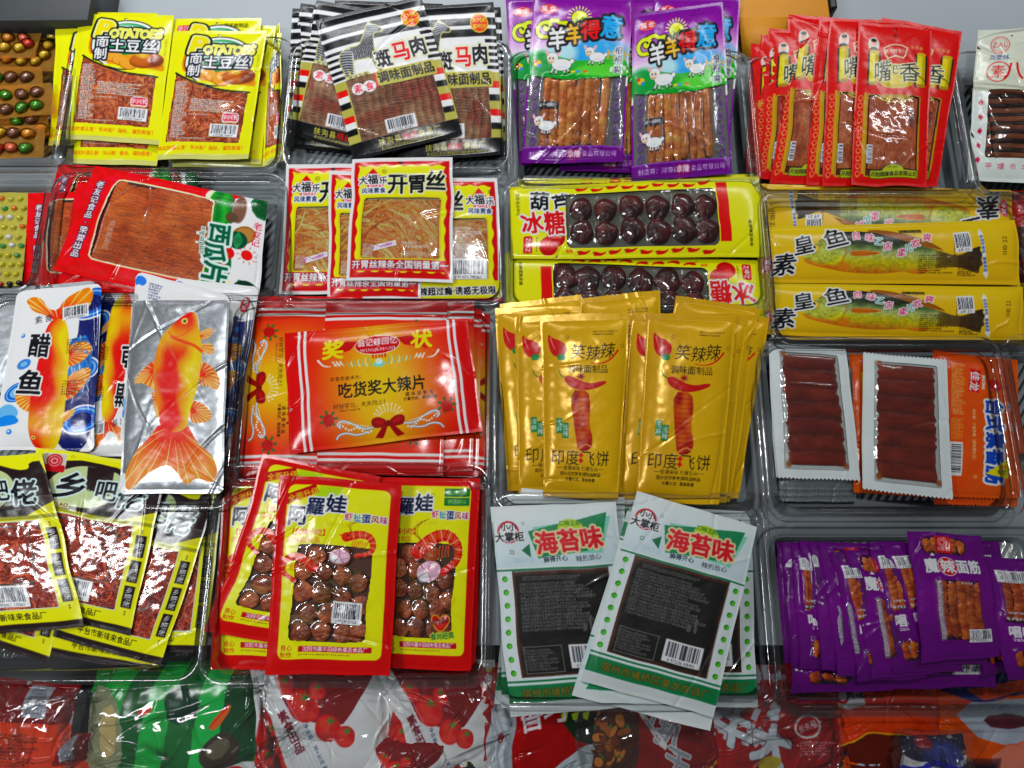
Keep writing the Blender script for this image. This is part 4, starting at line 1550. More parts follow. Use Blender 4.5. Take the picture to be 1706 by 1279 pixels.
def wave_fish_tag():
    s = wave_fish()
    s.rect(0, 0, 160, 60, (236, 240, 246), r=12)
    s.poly([(0, 8), (12, 4), (22, 14), (14, 24), (6, 20), (0, 26)], (60, 120, 214), smooth=2)
    s.micro(24, 14, 50, 44, 5, (40, 44, 80), seed=2)
    s.ell(96, 36, 7, 6, (206, 60, 30)); s.ell(96, 31, 6, 3, (236, 180, 40))
    s.ell(140, 34, 8, 14, (206, 22, 44), rot=12); s.text('萬幸', 140, 34, 10, W_, vert=True, bold=.03, rot=12)
    s.ell(128, 60, 5, 5, (26, 36, 90)); s.ell(134, 78, 4.6, 4.6, (40, 110, 200)); s.ell(126, 240, 5, 5, (26, 40, 90))
    return s


def rose(s, x, y, z=1.0):
    for k in range(7):
        a = k * .9
        s.ell(x + 12 * z * math.cos(a), y - 2 + 10 * z * math.sin(a), 4.4 * z, 2.2 * z, (60, 96, 40), rot=math.degrees(a))
    s.ell(x, y, 9 * z, 9.5 * z, (170, 20, 26))
    for rr, c in ((6.5, (206, 30, 36)), (4.2, (150, 14, 22)), (2.4, (214, 50, 50))):
        s.ell(x + (6.5 - rr) * .2, y - 2 * z, rr * z, rr * .9 * z, c, ring=1.6 * z)


def award():
    s = Print(310, 192, (226, 70, 30))

    def bg(X, Y):
        t = np.hypot((X - 158) / 150, (Y - 104) / 110)
        t2 = np.abs(X - 156) / 150 * .75 + .35 * t
        return ramp(t2, [(0, (228, 190, 24)), (.3, (226, 172, 24)), (.55, (226, 120, 26)), (.8, (220, 70, 28)), (1.05, (212, 44, 30))])
    s.rect(0, 0, 310, 192, bg)
    for x0, x1 in ((0, 22), (286, 310)):
        s.rect(x0, 0, x1, 192, (206, 26, 34))
    for x in (22.5, 32.5, 273.5, 283.5):
        s.rect(x, 0, x + 4.6, 192, (246, 240, 236))
    for x in (27, 278.2):
        s.rect(x, 0, x + 5.4, 192, (206, 26, 34))
    for i in range(26):
        a = -1.0 + i * .08
        for f in (-1, 1):
            s.line([(156 + f * (34 + i * .5), 26 + i * .5), (156 + f * (60 + i), 24 + i * .9), (156 + f * (78), 40 + i * .3)], 2.4, ((190, 22, 30), (226, 60, 30), (150, 14, 24))[i % 3], smooth=2, op=.8)
    for i in range(5):
        s.rect(146 + i * 5, 40, 148.6 + i * 5, 56, (196, 30, 30))
    s.ell(156, 34, 38, 16.5, (240, 226, 214)); s.ell(156, 34, 36.8, 15.3, (196, 20, 38))
    s.text('翁记辣回忆', 156, 29, 13, W_, bold=.03, gap=.5)
    s.text('WENGJILAHUIYI', 156, 41.5, 7.4, W_, sx=1.05)
    s.text('奖', 82, 36, 33, (246, 214, 24), bold=.06, skew=.12, sx=1.1); s.text('状', 230, 31, 33, (246, 214, 24), bold=.06, skew=.12, sx=1.1)
    g = (206, 236, 214)
    for f in (-1, 1):
        s.line([(156 + f * 100, 52), (156 + f * 92, 62), (156 + f * 80, 63)], 3.4, (240, 248, 240), w2=.8, smooth=2)
        for i in range(5):
            s.line([(156 + f * (76 - i * 3), 56 + i % 2 * 6), (156 + f * (70 - i * 3), 64 - i % 2 * 6)], 2.4, (240, 248, 240), w2=.6)
        for i in range(7):
            x = 156 + f * (14 + i * 6)
            s.line([(x, 68 - i * .6), (x + f * 3, 60), (x + f * 1, 52 + i)], 2.2, g if i % 2 else (120, 190, 150), w2=.6, smooth=2)
    s.ell(156, 66, 10, 5, (120, 206, 196)); s.ell(156, 62, 6, 5, g)
    s.text('恭喜您被评为：', 101, 84, 7.5, (70, 40, 20), gap=.6, bold=.01)
    s.text('吃货奖大辣片', 156, 104, 26, K_, bold=.035, sx=.93)
    s.text('调 味 面 制 品', 216, 121, 7.5, (60, 30, 20), bold=.02); s.text('计量方式：散装称重', 217, 128.5, 6.2, (60, 30, 20), bold=.03)
    s.text('好好学习，天天向上！', 120, 128, 9, (70, 40, 20), bold=.01); s.micro(84, 134, 140, 138, 3.6, (70, 40, 20), seed=4)
    rose(s, 66, 148); rose(s, 258, 146)
    wht = (232, 240, 244)
    for f in (-1, 1):
        c = lambda a, b: (163 + f * a, 162 + b)
        for w, cc in ((3.6, (80, 110, 140)), (2.0, wht)):
            s.line([c(24, 4), c(40, 6), c(54, -2), c(64, -8), c(76, -12), c(84, -6), c(78, 0)], w, cc, smooth=2)
            s.line([c(34, 10), c(52, 14), c(68, 8), c(82, 10), c(86, 16)], w, cc, smooth=2)
        for i in range(12):
            s.ell(*c(30 + i * 4.4, 10 - i * 1.1 + 3 * math.sin(i)), 1.6, 1.6, wht)
            s.ell(*c(34 + i * 4, 2 - i * 1.0), 1.1, 1.1, wht)
    for i in range(9):
        a = math.pi * (1.12 + i * .095)
        s.line([(163 + 20 * math.cos(a) * .7, 152 + 14 * math.sin(a) * .5), (163 + 24 * math.cos(a), 154 + 22 * math.sin(a))], 1.0, wht)
        s.ell(163 + 24 * math.cos(a), 154 + 22 * math.sin(a), 1.3, 1.3, wht)
    for f in (-1, 1):
        c = lambda a, b: (162 + f * a, 163 + b)
        s.poly([c(2, -5), c(14, -12), c(28, -10), c(26, 4), c(14, 6), c(2, 4)], (140, 14, 22), smooth=1)
        s.poly([c(4, -3), c(16, -8), c(24, -6), c(14, 2)], (176, 26, 32), smooth=1)
        s.poly([c(0, 2), c(8, 2), c(24, 20), c(12, 22), c(8, 17)], (150, 16, 24))
    s.ell(162, 163, 5, 5, (120, 10, 18))
    s.ell(10, 120, 8, 60, (220, 40, 44), soft=6, op=.4)
    s.seal = [(0, 0, 22, 192), (288, 0, 310, 192)]
    return s


def gold_sachet():
    s = Print(150, 312, (212, 168, 8), metal=.10)
    s.back = (190, 150, 14)
    s.rect(0, 0, 150, 312, gradh((204, 158, 8), (220, 176, 12), 0, 90), metal=.10)
    for y in range(3, 14, 3):
        s.rect(0, y, 150, y + 1, (180, 138, 10), metal=.10, op=.6)
    # plain red pepper instead of the printed mascot
    s.poly([(12, 32), (18, 42), (34, 48), (44, 58), (42, 72), (30, 78), (18, 72), (12, 58)], (190, 18, 26), smooth=2)
    s.line([(16, 42), (20, 56), (24, 64)], 2.4, (236, 130, 120), smooth=2, w2=.6)
    s.poly([(26, 74), (34, 70), (42, 74), (40, 82), (28, 82)], (20, 130, 60), smooth=1)
    s.ell(45, 42, 2.6, 2.6, (50, 40, 10), ring=.6)
    s.micro(88, 31, 148, 35, 3.6, (70, 50, 10), seed=2); s.micro(88, 36, 148, 40, 3.6, (70, 50, 10), seed=3)
    s.text('笑', 63, 68, 27, (36, 26, 10), skew=.12); s.text('辣', 89, 70, 28, (36, 26, 10), skew=.12, sx=.92); s.text('辣', 114, 66, 29, (36, 26, 10), skew=.12, sx=.92)
    s.line([(84, 86), (104, 88), (122, 80), (132, 66)], 1.0, (206, 40, 20), w2=3.6, smooth=2)
    s.ell(140, 58, 2.8, 2.8, (50, 40, 10), ring=.6)
    s.text('调味面制品', 80, 97, 14.5, (44, 32, 10), bold=.01)
    s.line([(29, 98), (32, 108), (42, 112)], 1.6, (50, 100, 40), smooth=2)
    s.poly([(38, 110), (50, 108), (64, 116), (84, 122), (110, 116), (116, 120), (100, 128), (76, 134), (54, 130), (42, 122)], (186, 20, 22), smooth=2)
    s.line([(46, 114), (62, 122), (84, 127)], 2.4, (226, 80, 60), w2=.8, smooth=2, op=.7)
    for i in range(8):
        a = i * math.pi / 4
        s.line([(68, 110), (68 + 7 * math.cos(a), 110 + 6 * math.sin(a))], 2.8, (150, 24, 24), w2=1.2)
    P = [(50, 134), (82, 132), (88, 160), (86, 190), (94, 214), (90, 232), (66, 236), (62, 214), (56, 180)]
    s.poly(P, (170, 44, 22), smooth=1)
    s.clip = s.poly(P, None, smooth=1, mode='clip')
    s.rect(48, 130, 96, 238, lambda X, Y: ramp(vnoise(X.shape[0], X.shape[1], 7, 4, np.random.default_rng(4)), [(0, (120, 20, 14)), (.5, (176, 52, 28)), (1, (214, 110, 54))]))
    for k in range(26):
        y = 134 + k * 4
        s.line([(48 + k % 5, y), (70, y + 3), (94, y - 1 + k % 3)], .7, (206, 100, 60) if k % 2 else (120, 24, 16), smooth=1, op=.6)
    s.line([(66, 232), (80, 222), (90, 226)], 3, (236, 150, 100), op=.8, smooth=1)
    s.clip = None
    s.rect(25, 180, 36, 206, (20, 120, 62), r=1); s.rect(36, 188, 48, 214, (20, 120, 62), r=1)
    s.text('浅麻', 30.5, 193, 10.5, W_, vert=True); s.text('浅辣', 42, 201, 10.5, W_, vert=True)
    s.text('印度', 42, 246, 27, (34, 24, 10), gap=1); s.text('飞饼', 100, 246, 27, (34, 24, 10), gap=1)
    for y in (241, 250):
        s.poly([(72, y - 5), (77, y), (72, y + 5), (67, y)], (206, 50, 20))
    s.text('香辣美味 引爆舌尖', 72, 263, 8, (50, 36, 10)); s.line([(28, 263), (40, 263)], .9, (50, 36, 10)); s.line([(104, 263), (116, 263)], .9, (50, 36, 10))
    s.text('图片仅供参考|调味面制品', 72, 272, 7, (50, 36, 10), bold=.02); s.text('计量方式：散装称重', 72, 281, 6.4, (50, 36, 10), bold=.03)
    s.zig('t', 40, 2.6)
    s.zig('b', 40, 2.0)
    s.seal = [(0, -1, 150, 14), (0, 299, 150, 313)]
    return s


def bean_bar():
    s = Print(132, 224, (214, 222, 222), metal=.12)
    s.back = (170, 176, 178)
    X, Y = np.meshgrid(np.arange(s.w) / s.k, np.arange(s.h) / s.k)
    s.C += ((np.sin(X * 2.4 + Y * .9) * np.sin(Y * 2.6 - X * .9)) * 13)[..., None]
    s.wrect(17, 14, 116, 208, r=3)
    s.rect(18, 202, 114, 207, (214, 220, 220), op=.35)
    for x, y in ((24, 18), (112, 200), (24, 200)):
        s.ell(x, y, 4, 5, (150, 84, 40), soft=3, op=.8)
    s.zig('t', 22, 3.4)
    s.zig('b', 22, 3.4)
    s.seal = [(0, -1, 132, 9), (0, 214, 132, 225)]
    s.foods = [(food_bar, 19, 15, 114, 203, {})]
    s.back = (206, 212, 208)
    return s


def bean_bar_foil():
    s = bean_bar()
    s.C -= 60
    s.M[:] = .9
    return s


def orange_sausage():
    s = Print(146, 248, (226, 86, 18))
    s.back = (206, 210, 210)
    s.rect(0, 0, 146, 248, gradh((222, 84, 18), (232, 98, 24), 0, 140))
    s.rect(60, 28, 78, 68, (200, 24, 34), rot=5); s.text('佳', 69.5, 40, 17, W_, bold=.04, rot=92); s.text('龙', 68, 58, 17, W_, bold=.04, rot=95)
    s.text('JIALONG', 84, 50, 6, W_, bold=.05, rot=92)
    s.poly([(98, 40), (110, 44), (116, 56), (108, 64), (96, 60), (92, 50)], (206, 44, 30), smooth=2)
    o = [(3.4, W_)]
    for i, c in enumerate('台式素香肠'):
        s.text(c, 102, 92 + i * 29, 31, (28, 70, 170), bold=.075, out=o, rot=92, sx=.98)
    s.text('净含量：计量称重（调味面制品）', 68, 142, 6, (250, 226, 200), rot=90)
    s.micro(30, 20, 56, 112, 3.2, (250, 206, 160), op=.7, seed=6)
    s.micro(30, 116, 54, 152, 3.0, (250, 206, 160), op=.6, seed=7)
    s.barcode(26, 156, 50, 212, 0, '6 936489 5', horiz=False, seed=4)
    s.poly([(126, 178), (126, 214), (88, 206)], (232, 210, 20)); s.text('22%', 114, 203, 9, (40, 40, 20), rot=182, bold=.02); s.text('含量', 116, 194, 7, (206, 30, 20), rot=180)
    s.text('食', 72, 212, 7, (240, 200, 160)); s.rect(66, 205, 78, 218, (250, 220, 190), ring=0) if False else None
    s.zig('t', 24, 3)
    s.zig('b', 24, 3)
    s.seal = [(0, -1, 146, 12), (0, 236, 146, 249)]
    return s


def spicy_shreds():
    s = Print(205, 285, (228, 224, 20))
    s.back = (176, 176, 120)
    s.poly([(18, 30), (60, 14), (120, 12), (160, 26), (180, 26), (180, 14), (205, 14), (205, 104), (0, 104), (0, 60)], (38, 24, 26), smooth=1)
    s.ell(88, 58, 62, 36, (186, 200, 150), rot=-14); s.poly([(86, 22), (128, 16), (128, 66), (90, 60)], (38, 24, 26))
    for i in range(12):
        s.line([(100, 74 + i * 2.2), (205, 72 + i * 2.2)], .7, (150, 150, 140), op=.7)
    s.rect(14, 6, 52, 40, (220, 214, 200), r=3); s.rect(15, 7, 51, 39, (196, 190, 176), r=3); s.rect(15, 27, 51, 40, (176, 26, 40), r=3)
    s.ell(33, 20, 13, 13, (186, 50, 60)); s.ell(33, 20, 9.4, 9.4, (214, 150, 140), ring=1.2); s.ell(33, 20, 4.6, 4.6, (226, 190, 180), ring=1.4)
    s.ell(60, 9, 2.4, 2.4, (110, 106, 30), ring=.6)
    o = [(2.6, (206, 226, 226))]
    s.text('乡', 66, 62, 52, K_, bold=.045, out=o, skew=.2, sx=1.05)
    s.ell(96, 58, 5, 5, (40, 40, 40), ring=1.2)
    s.text('吧', 122, 58, 38, K_, bold=.04, out=o, sx=.9)
    s.text('佬', 162, 64, 44, K_, bold=.045, out=o, skew=.15)
    s.rect(8, 91, 72, 101, (206, 200, 150)); s.text('XIANGBALAO', 40, 96, 9, (40, 34, 20), bold=.02)
    s.rect(110, 88, 160, 102, (24, 18, 20))
    s.rect(0, 102, 205, 108, (150, 150, 30))
    s.rect(14, 109, 176, 252, (200, 206, 176))
    s.wrect(16, 111, 174, 250, r=1)
    s.rect(20, 116, 158, 206, (20, 20, 20), r=6) if False else None
    s.line([(18, 118), (146, 118), (152, 124), (152, 206), (146, 210), (18, 210)], 1.6, (30, 22, 20))
    s.micro(26, 122, 66, 150, 3.4, (226, 226, 220), op=.7, seed=2)
    s.micro(20, 212, 54, 246, 3.2, (226, 226, 220), op=.6, seed=5)
    s.barcode(72, 212, 132, 246, 1, '6 975962 540662', seed=11)
    for i, y in enumerate((124, 166, 208)):
        s.rect(182, y, 198, y + 36, (26, 20, 24))
        s.text('乡吧佬', 190, y + 18, 11, (226, 226, 226), vert=True, skew=.1)
    for y in (116, 120, 250, 254):
        s.ell(190, y, 1.3, 1.3, (40, 40, 20))
    s.text('平台市新味来食品厂', 98, 262, 12.5, (44, 42, 20), bold=.03)
    s.rect(0, 273, 205, 285, (40, 30, 30))
    s.foods = [(food_shreds, 12, 108, 178, 254, {'cols': ((160, 58, 38), (136, 42, 30), (186, 84, 54), (112, 34, 26)), 'n': 430, 'length': 40})]
    return s


def shrimp(s, x, y, z, flip=1, rot=0):
    ca, sa = math.cos(math.radians(rot)), math.sin(math.radians(rot))

    def f(a, b):
        a *= flip
        return (x + (a * ca - b * sa) * z, y + (a * sa + b * ca) * z)
    for k in range(3):
        s.line([f(-14, -2), f(-20 - k * 3, -16 - k * 2), f(-10 + k * 4, -24)], .5 * z, (120, 60, 30), smooth=2)
    ctr = [(-22, 4), (-12, -1), (0, -5), (12, -4), (20, 3), (23, 14), (18, 24), (8, 27)]
    s.line([f(*p) for p in ctr], 15 * z, (206, 44, 32), w2=6 * z, smooth=2)
    s.line([f(p[0], p[1] - 1) for p in ctr], 9 * z, (226, 84, 58), w2=3 * z, smooth=2, soft=2)
    n = len(ctr) - 1
    for i in range(16):
        k = .6 + i * .4
        if k >= n:
            break
        a, b = ctr[int(k)], ctr[int(k) + 1]
        t = k % 1
        px, py = a[0] + (b[0] - a[0]) * t, a[1] + (b[1] - a[1]) * t
        L = math.hypot(b[0] - a[0], b[1] - a[1])
        nx, ny = -(b[1] - a[1]) / L, (b[0] - a[0]) / L
        wd = 7.4 - 4 * k / n
        s.line([f(px - nx * wd, py - ny * wd), f(px + nx * wd, py + ny * wd)], .9 * z, (240, 176, 150) if i % 2 else (160, 20, 24))
    for i in range(7):
        s.line([f(-8 + i * 3.6, 5 + (i % 3)), f(-12 + i * 3.6, 14), f(-8 + i * 3, 17)], 1.3 * z, (216, 60, 44), w2=.6 * z, smooth=1)
    s.poly([f(-20, -2), f(-34, 3), f(-20, 8)], (214, 60, 44))
    s.ell(*f(-20, 1), 1.5 * z, 1.5 * z, K_)
    s.line([f(10, 26), f(0, 30)], 5 * z, (206, 50, 36), w2=8 * z)


def shrimp_ball(alt=False):
    s = Print(204, 322, (200, 18, 28))
    s.back = (90, 60, 50)
    s.rect(18, 14, 188, 298, YEL, r=12)
    if not alt:
        s.poly([(18, 48), (18, 30), (62, 12), (70, 26)], (176, 22, 30)); s.text('全面升级', 44, 31, 13, (236, 196, 30), bold=.03, rot=-19)
        s.poly([(70, 14), (110, 14), (100, 40), (60, 40)], (150, 200, 60), op=.7, soft=6)
    else:
        s.rect(138, 18, 186, 32, (20, 110, 50)); s.rect(138, 34, 186, 48, (20, 110, 50))
        s.text('重庆风味', 162, 25, 9, (120, 190, 90), bold=.02); s.text('精选美味', 162, 41, 9, (120, 190, 90), bold=.02)
    o = [(2.4, (226, 232, 238))]
    s.text('阿', 38, 66, 34, K_, bold=.05, out=o, skew=.08); s.text('罗' if False else '羅', 66, 50, 31, (26, 34, 70), bold=.05, out=o, skew=.08); s.text('娃', 100, 44, 32, (22, 26, 60), bold=.05, out=o, skew=.08, sx=1.1)
    s.ell(116, 30, 2.6, 2.6, (70, 70, 30), ring=.6)
    for i, (c, col) in enumerate(zip('虾扯蛋风味', ((190, 60, 90), (30, 130, 150), (20, 40, 110), (150, 60, 50), (170, 40, 110)))):
        s.text(c, 122 + i * 14.4, 63 + i * .6, 13.6 + (2.5 if i == 2 else 0), col, bold=.04, out=[(1.4, (240, 240, 220))])
    s.text('【风味小吃】', 58, 93, 11.5, (196, 30, 30), bold=.03); s.text('调味面制品', 50, 106, 10.5, (206, 110, 30), bold=.02, gap=1)
    s.text('2025/12/01', 106, 78, 9, (150, 140, 40), op=.6)
    win = [(40, 116), (50, 112), (160, 112), (166, 122), (164, 176), (158, 214), (162, 262), (152, 270), (40, 270), (32, 260), (38, 200)]
    s.wpoly(win, smooth=1)
    s.micro(74, 168, 130, 228, 3.2, (30, 14, 10), op=.5, seed=3)
    if not alt:
        s.micro(120, 150, 152, 190, 3, (40, 20, 14), op=.5, seed=5)
        s.ell(112, 130, 17, 12, (226, 176, 196)); s.ell(106, 134, 9, 7, (246, 226, 234), soft=4)
        s.line([(100, 122), (112, 130), (120, 142)], 1, (150, 30, 70)); s.line([(104, 140), (112, 130), (112, 118)], 1, (150, 30, 70))
        shrimp(s, 144, 96, 1.05, 1, 8)
        shrimp(s, 46, 140, 1.1, -1, 14)
        s.barcode(104, 204, 152, 240, 2, '6 972297 221260', seed=9)
        s.micro(34, 228, 102, 244, 3, (190, 150, 110), op=.4, seed=8)
    else:
        shrimp(s, 126, 110, 1.75, 1, -16)
        s.ell(112, 160, 24, 17, (226, 176, 196), rot=-18); s.ell(102, 168, 12, 9, (248, 230, 238), soft=5)
        s.line([(96, 150), (112, 164), (118, 178)], 1.2, (150, 30, 90)); s.line([(92, 170), (110, 160), (116, 146)], 1.2, (150, 30, 90))
        for g, c in ((2.2, (232, 150, 30)), (0, (196, 24, 30))):
            s.poly([(118, 240), (124, 232), (132, 234), (136, 240), (144, 232), (154, 234), (156, 242), (138, 262)], c, grow=g, smooth=2)
        s.text('吃货福利', 137, 242, 9, (60, 8, 16), bold=.04, rot=-8)
        s.text('食尚经典', 142, 266, 12.5, (24, 120, 60), bold=.04, out=[(1.2, (226, 226, 90))], rot=-5)
    s.text('良心', 32, 280, 10, (190, 60, 30), bold=.02); s.text('制作', 32, 291, 10, (190, 60, 30), bold=.02)
    s.rect(52, 277, 172, 286, (186, 22, 50)); s.text('沈阳市嘉丰园绿色蛋品食品厂', 112, 281.5, 8.2, W_, bold=.03)
    s.micro(52, 289, 172, 293, 3.6, (140, 80, 20))
    pts = [(18, 44), (52, 46), (84, 50), (110, 60), (20, 78), (50, 80), (84, 84), (30, 112), (62, 112), (96, 110), (116, 96), (20, 144), (54, 142), (90, 144), (114, 140), (40, 20), (80, 18)]
    s.foods = [(food_balls, 34, 112, 166, 272, {'ctrs': lambda q: [(a * q, b * q) for a, b in pts], 'r': lambda q: 16.5 * q, 'c1': (112, 50, 32), 'c2': (156, 86, 54), 'flat': .34, 'wr': .8})]
    return s


def shrimp_ball_back():
    return shrimp_ball(True)


def seaweed():
    s = Print(207, 324, (216, 226, 228))
    s.back = (196, 206, 206)
    s.rect(0, 0, 207, 98, gradv((220, 229, 232), (200, 217, 222), 0, 98))
    s.ell(26, 42, 18, 18, (186, 24, 48)); s.ell(26, 42, 14.5, 14.5, (232, 236, 238)); s.rect(0, 44, 54, 54, (224, 232, 234))
    s.text('小小', 27, 34, 13, K_, bold=.05, rot=4); s.text('大掌柜', 27, 50, 16, K_, bold=.05, out=[(1.2, (232, 236, 238))])
    s.ell(51, 29, 2.4, 2.4, (60, 60, 60), ring=.6); s.ell(28, 74, 3, 3, (40, 90, 70), ring=1.2)
    s.poly([(66, 36), (196, 22), (176, 82), (72, 76)], (110, 196, 166), op=.7)
    s.poly([(58, 42), (190, 16), (176, 74), (70, 86)], (14, 130, 84))
    s.poly([(44, 72), (58, 62), (58, 84)], (14, 110, 72))
    s.ell(128, 40, 21, 16, (176, 206, 30)); s.text('口味王牌', 128, 31, 9, (40, 110, 40), bold=.03)
    s.poly([(66, 52), (184, 40), (178, 72), (72, 80)], (14, 130, 84), op=.9)
    for i, c in enumerate('海苔味'):
        s.text(c, 86 + i * 37, 62 - i * 2.6, 38, (206, 26, 48), bold=.055, out=[(3.2, (226, 214, 150)), (1.6, (246, 190, 170))], rot=-4)
    s.poly([(80, 84), (118, 82), (112, 94), (84, 96)], (206, 226, 236)); s.text('麻得开心', 98, 88, 10, (24, 30, 50), bold=.04, rot=-3)
    s.text('辣的放心', 152, 88, 10.5, (40, 50, 60), bold=.01, rot=-3)
    s.text('回味无穷', 46, 88, 9, (170, 196, 206))
    s.rect(0, 101, 207, 104, (14, 110, 66))
    for x in (12, 195):
        for i in range(8):
            s.ell(x, 116 + i * 20.6, 4.6, 4.6, (30, 130, 40)); s.ell(x + 1.2, 116 + i * 20.6 + .8, 3.4, 3.4, (90, 190, 50))
    s.wrect(24, 104, 183, 268, r=1)
    s.micro(40, 114, 166, 124, 3.4, (120, 118, 112), op=.45, fill=.8)
    s.micro(34, 124, 168, 204, 5.4, (112, 112, 106), op=.5, seed=3, fill=.95)
    s.micro(34, 226, 92, 260, 4.8, (110, 110, 104), op=.45, seed=5)
    for a, b in (((34, 222), (96, 222)), ((34, 222), (34, 262)), ((96, 222), (96, 262)), ((34, 262), (96, 262))):
        s.line([a, b], .7, (110, 110, 104), op=.5)
    s.line([(146, 186), (148, 200)], 4, (120, 120, 116), op=.5); s.ell(147, 182, 2.2, 2.2, (120, 120, 116), op=.5); s.poly([(134, 190), (141, 190), (140, 202), (135, 202)], (120, 120, 116), op=.5)
    s.barcode(108, 222, 168, 258, 0, '6 972256 410452', seed=12)
    s.rect(0, 272, 207, 275, (14, 110, 66)); s.rect(0, 279, 207, 305, (14, 120, 70))
    s.text('宿州市埇桥区昊龙食品厂', 108, 292, 14.5, (130, 116, 50), bold=.03, out=[(.8, (20, 60, 30))], gap=1.2)
    s.rect(0, 306, 207, 324, (208, 214, 215))
    s.foods = [(food_dark, 25, 106, 182, 267, {})]
    return s


def gluten_stick():
    s = Print(124, 226, (94, 12, 112))
    s.back = (70, 20, 100)
    s.rect(0, 0, 124, 226, lambda X, Y: ramp(Y, [(0, (94, 13, 112)), (110, (114, 18, 130)), (226, (86, 11, 102))]))
    s.wrect(20, 10, 92, 40, r=12)
    s.rect(43, 8, 68, 38, (200, 20, 30)); s.ell(55, 19, 7.5, 7.5, (240, 214, 214), ring=1.1); s.ell(55, 19, 4, 4, (240, 214, 214), ring=1.1); s.text('口水娃' if False else '川品香', 55, 31, 7, (250, 230, 230), bold=.03)
    o = [(.6, (60, 8, 90))]
    s.text('魔', 30, 61, 26, W_, bold=.06, out=o, sx=.85); s.ell(56, 62, 15.5, 16.5, W_); s.ell(56, 62, 14.4, 15.4, (190, 22, 40)); s.text('辣', 56, 62, 24, W_, bold=.05)
    s.text('面筋', 90, 61, 25, W_, bold=.06, out=o, sx=.8)
    s.poly([(32, 44), (36, 38), (40, 44)], W_)
    s.wrect(31, 86, 100, 190)
    s.rect(31, 86, 40, 190, (150, 140, 160), op=.5); s.micro(32, 88, 39, 188, 3.2, (226, 220, 230), op=.8)
    s.micro(70, 88, 99, 94, 6, W_, op=.8, seed=4); s.micro(74, 96, 98, 124, 3.2, (60, 20, 16), op=.4, seed=6)
    s.barcode(74, 172, 112, 195, 2, '6 935073 2', seed=14)
    for y in range(200, 224, 5):
        s.rect(0, y, 124, y + 1.4, (120, 40, 150), op=.5)
    s.zig('t', 26, 2.4)
    s.zig('b', 26, 2.4)
    xs = (15, 31, 45, 58, 72)
    s.wsplit = [60]
    s.foods = [(food_sticks, 26, 84, 104, 192, {'xs': lambda q: [a * q for a in xs], 'r': lambda q: 8 * q, 'c1': (150, 58, 30), 'c2': (206, 108, 62)}),
               (food_sticks, 22, 9, 92, 42, {'xs': lambda q: [a * q for a in (8, 22, 48, 62)], 'r': lambda q: 7.4 * q, 'c1': (170, 70, 24), 'c2': (214, 120, 50)})]
    return s


def gluten_stick_back():
    s = Print(124, 226, (94, 12, 112))
    s.back = (70, 20, 100)
    s.rect(0, 0, 124, 226, lambda X, Y: ramp(Y, [(0, (94, 13, 112)), (110, (114, 18, 130)), (226, (86, 11, 102))]))
    s.wrect(16, 28, 84, 122)
    s.barcode(12, 26, 76, 48, 0, '6 935073 200418', seed=14)
    s.micro(18, 102, 80, 110, 5, W_, op=.8); s.micro(16, 112, 80, 119, 7, (236, 230, 240), op=.9, seed=9)
    s.text('唱吧', 40, 138, 22, W_, bold=.06); s.micro(22, 150, 70, 158, 7, W_, op=.9, seed=3)
    s.wrect(20, 172, 74, 206, r=12)
    s.zig('t', 26, 2.4)
    s.zig('b', 26, 2.4)
    s.wsplit = [150]
    s.foods = [(food_sticks, 14, 26, 86, 124, {'xs': lambda q: [a * q for a in (8, 24, 40, 56)], 'r': lambda q: 8.4 * q, 'c1': (150, 58, 30), 'c2': (200, 104, 62)}),
               (food_sticks, 18, 170, 76, 208, {'xs': lambda q: [a * q for a in (10, 26, 42)], 'r': lambda q: 7.4 * q, 'c1': (160, 60, 24), 'c2': (206, 110, 50)})]
    return s


# ---- the bags in the front, under the trays
def front_orange():
    s = Print(170, 160, (206, 70, 24))
    s.rect(0, 0, 170, 58, (116, 22, 22))
    s.rect(90, 6, 130, 50, (150, 152, 162)); s.micro(94, 10, 126, 46, 4, (60, 60, 70))
    s.micro(20, 74, 120, 126, 5, (60, 20, 14), op=.8, fill=1.0)
    s.ell(16, 146, 16, 14, (196, 120, 60)); s.ell(16, 146, 12, 10, (150, 80, 40), soft=4)
    return s


def front_green():
    s = Print(240, 200, (14, 120, 48))
    for k, c in enumerate(((20, 150, 62), (8, 84, 40), (30, 164, 74), (10, 100, 46), (44, 176, 84), (8, 70, 36))):
        x = 30 + k * 36
        s.poly([(x, -4), (x + 40, -4), (x + 4, 204), (x - 44, 204)], c)
    s.poly([(-2, 20), (40, 30), (62, 110), (30, 202), (-2, 202)], (128, 132, 104), smooth=1)
    s.poly([(20, 60), (44, 50), (50, 120), (24, 140)], (176, 158, 112), smooth=1)
    s.poly([(110, 40), (150, 30), (168, 70), (120, 96)], (12, 60, 40), smooth=1)
    s.poly([(150, 130), (190, 96), (214, 110), (204, 150), (168, 160)], (56, 48, 38), smooth=2); s.poly([(160, 128), (188, 106), (204, 116), (180, 144)], (92, 84, 66), smooth=1)
    s.poly([(172, 92), (200, 62), (208, 66), (182, 100)], (226, 104, 36), smooth=1); s.line([(174, 94), (204, 62)], 1.6, (206, 30, 50))
    s.poly([(170, 160), (228, 138), (236, 168), (182, 190)], (220, 226, 224), smooth=1); s.ell(200, 160, 15, 10, (190, 24, 50), rot=-20); s.micro(190, 156, 210, 164, 4, W_, rot=-20)
    s.ell(86, 66, 10, 6, (206, 60, 50), rot=-20)
    return s


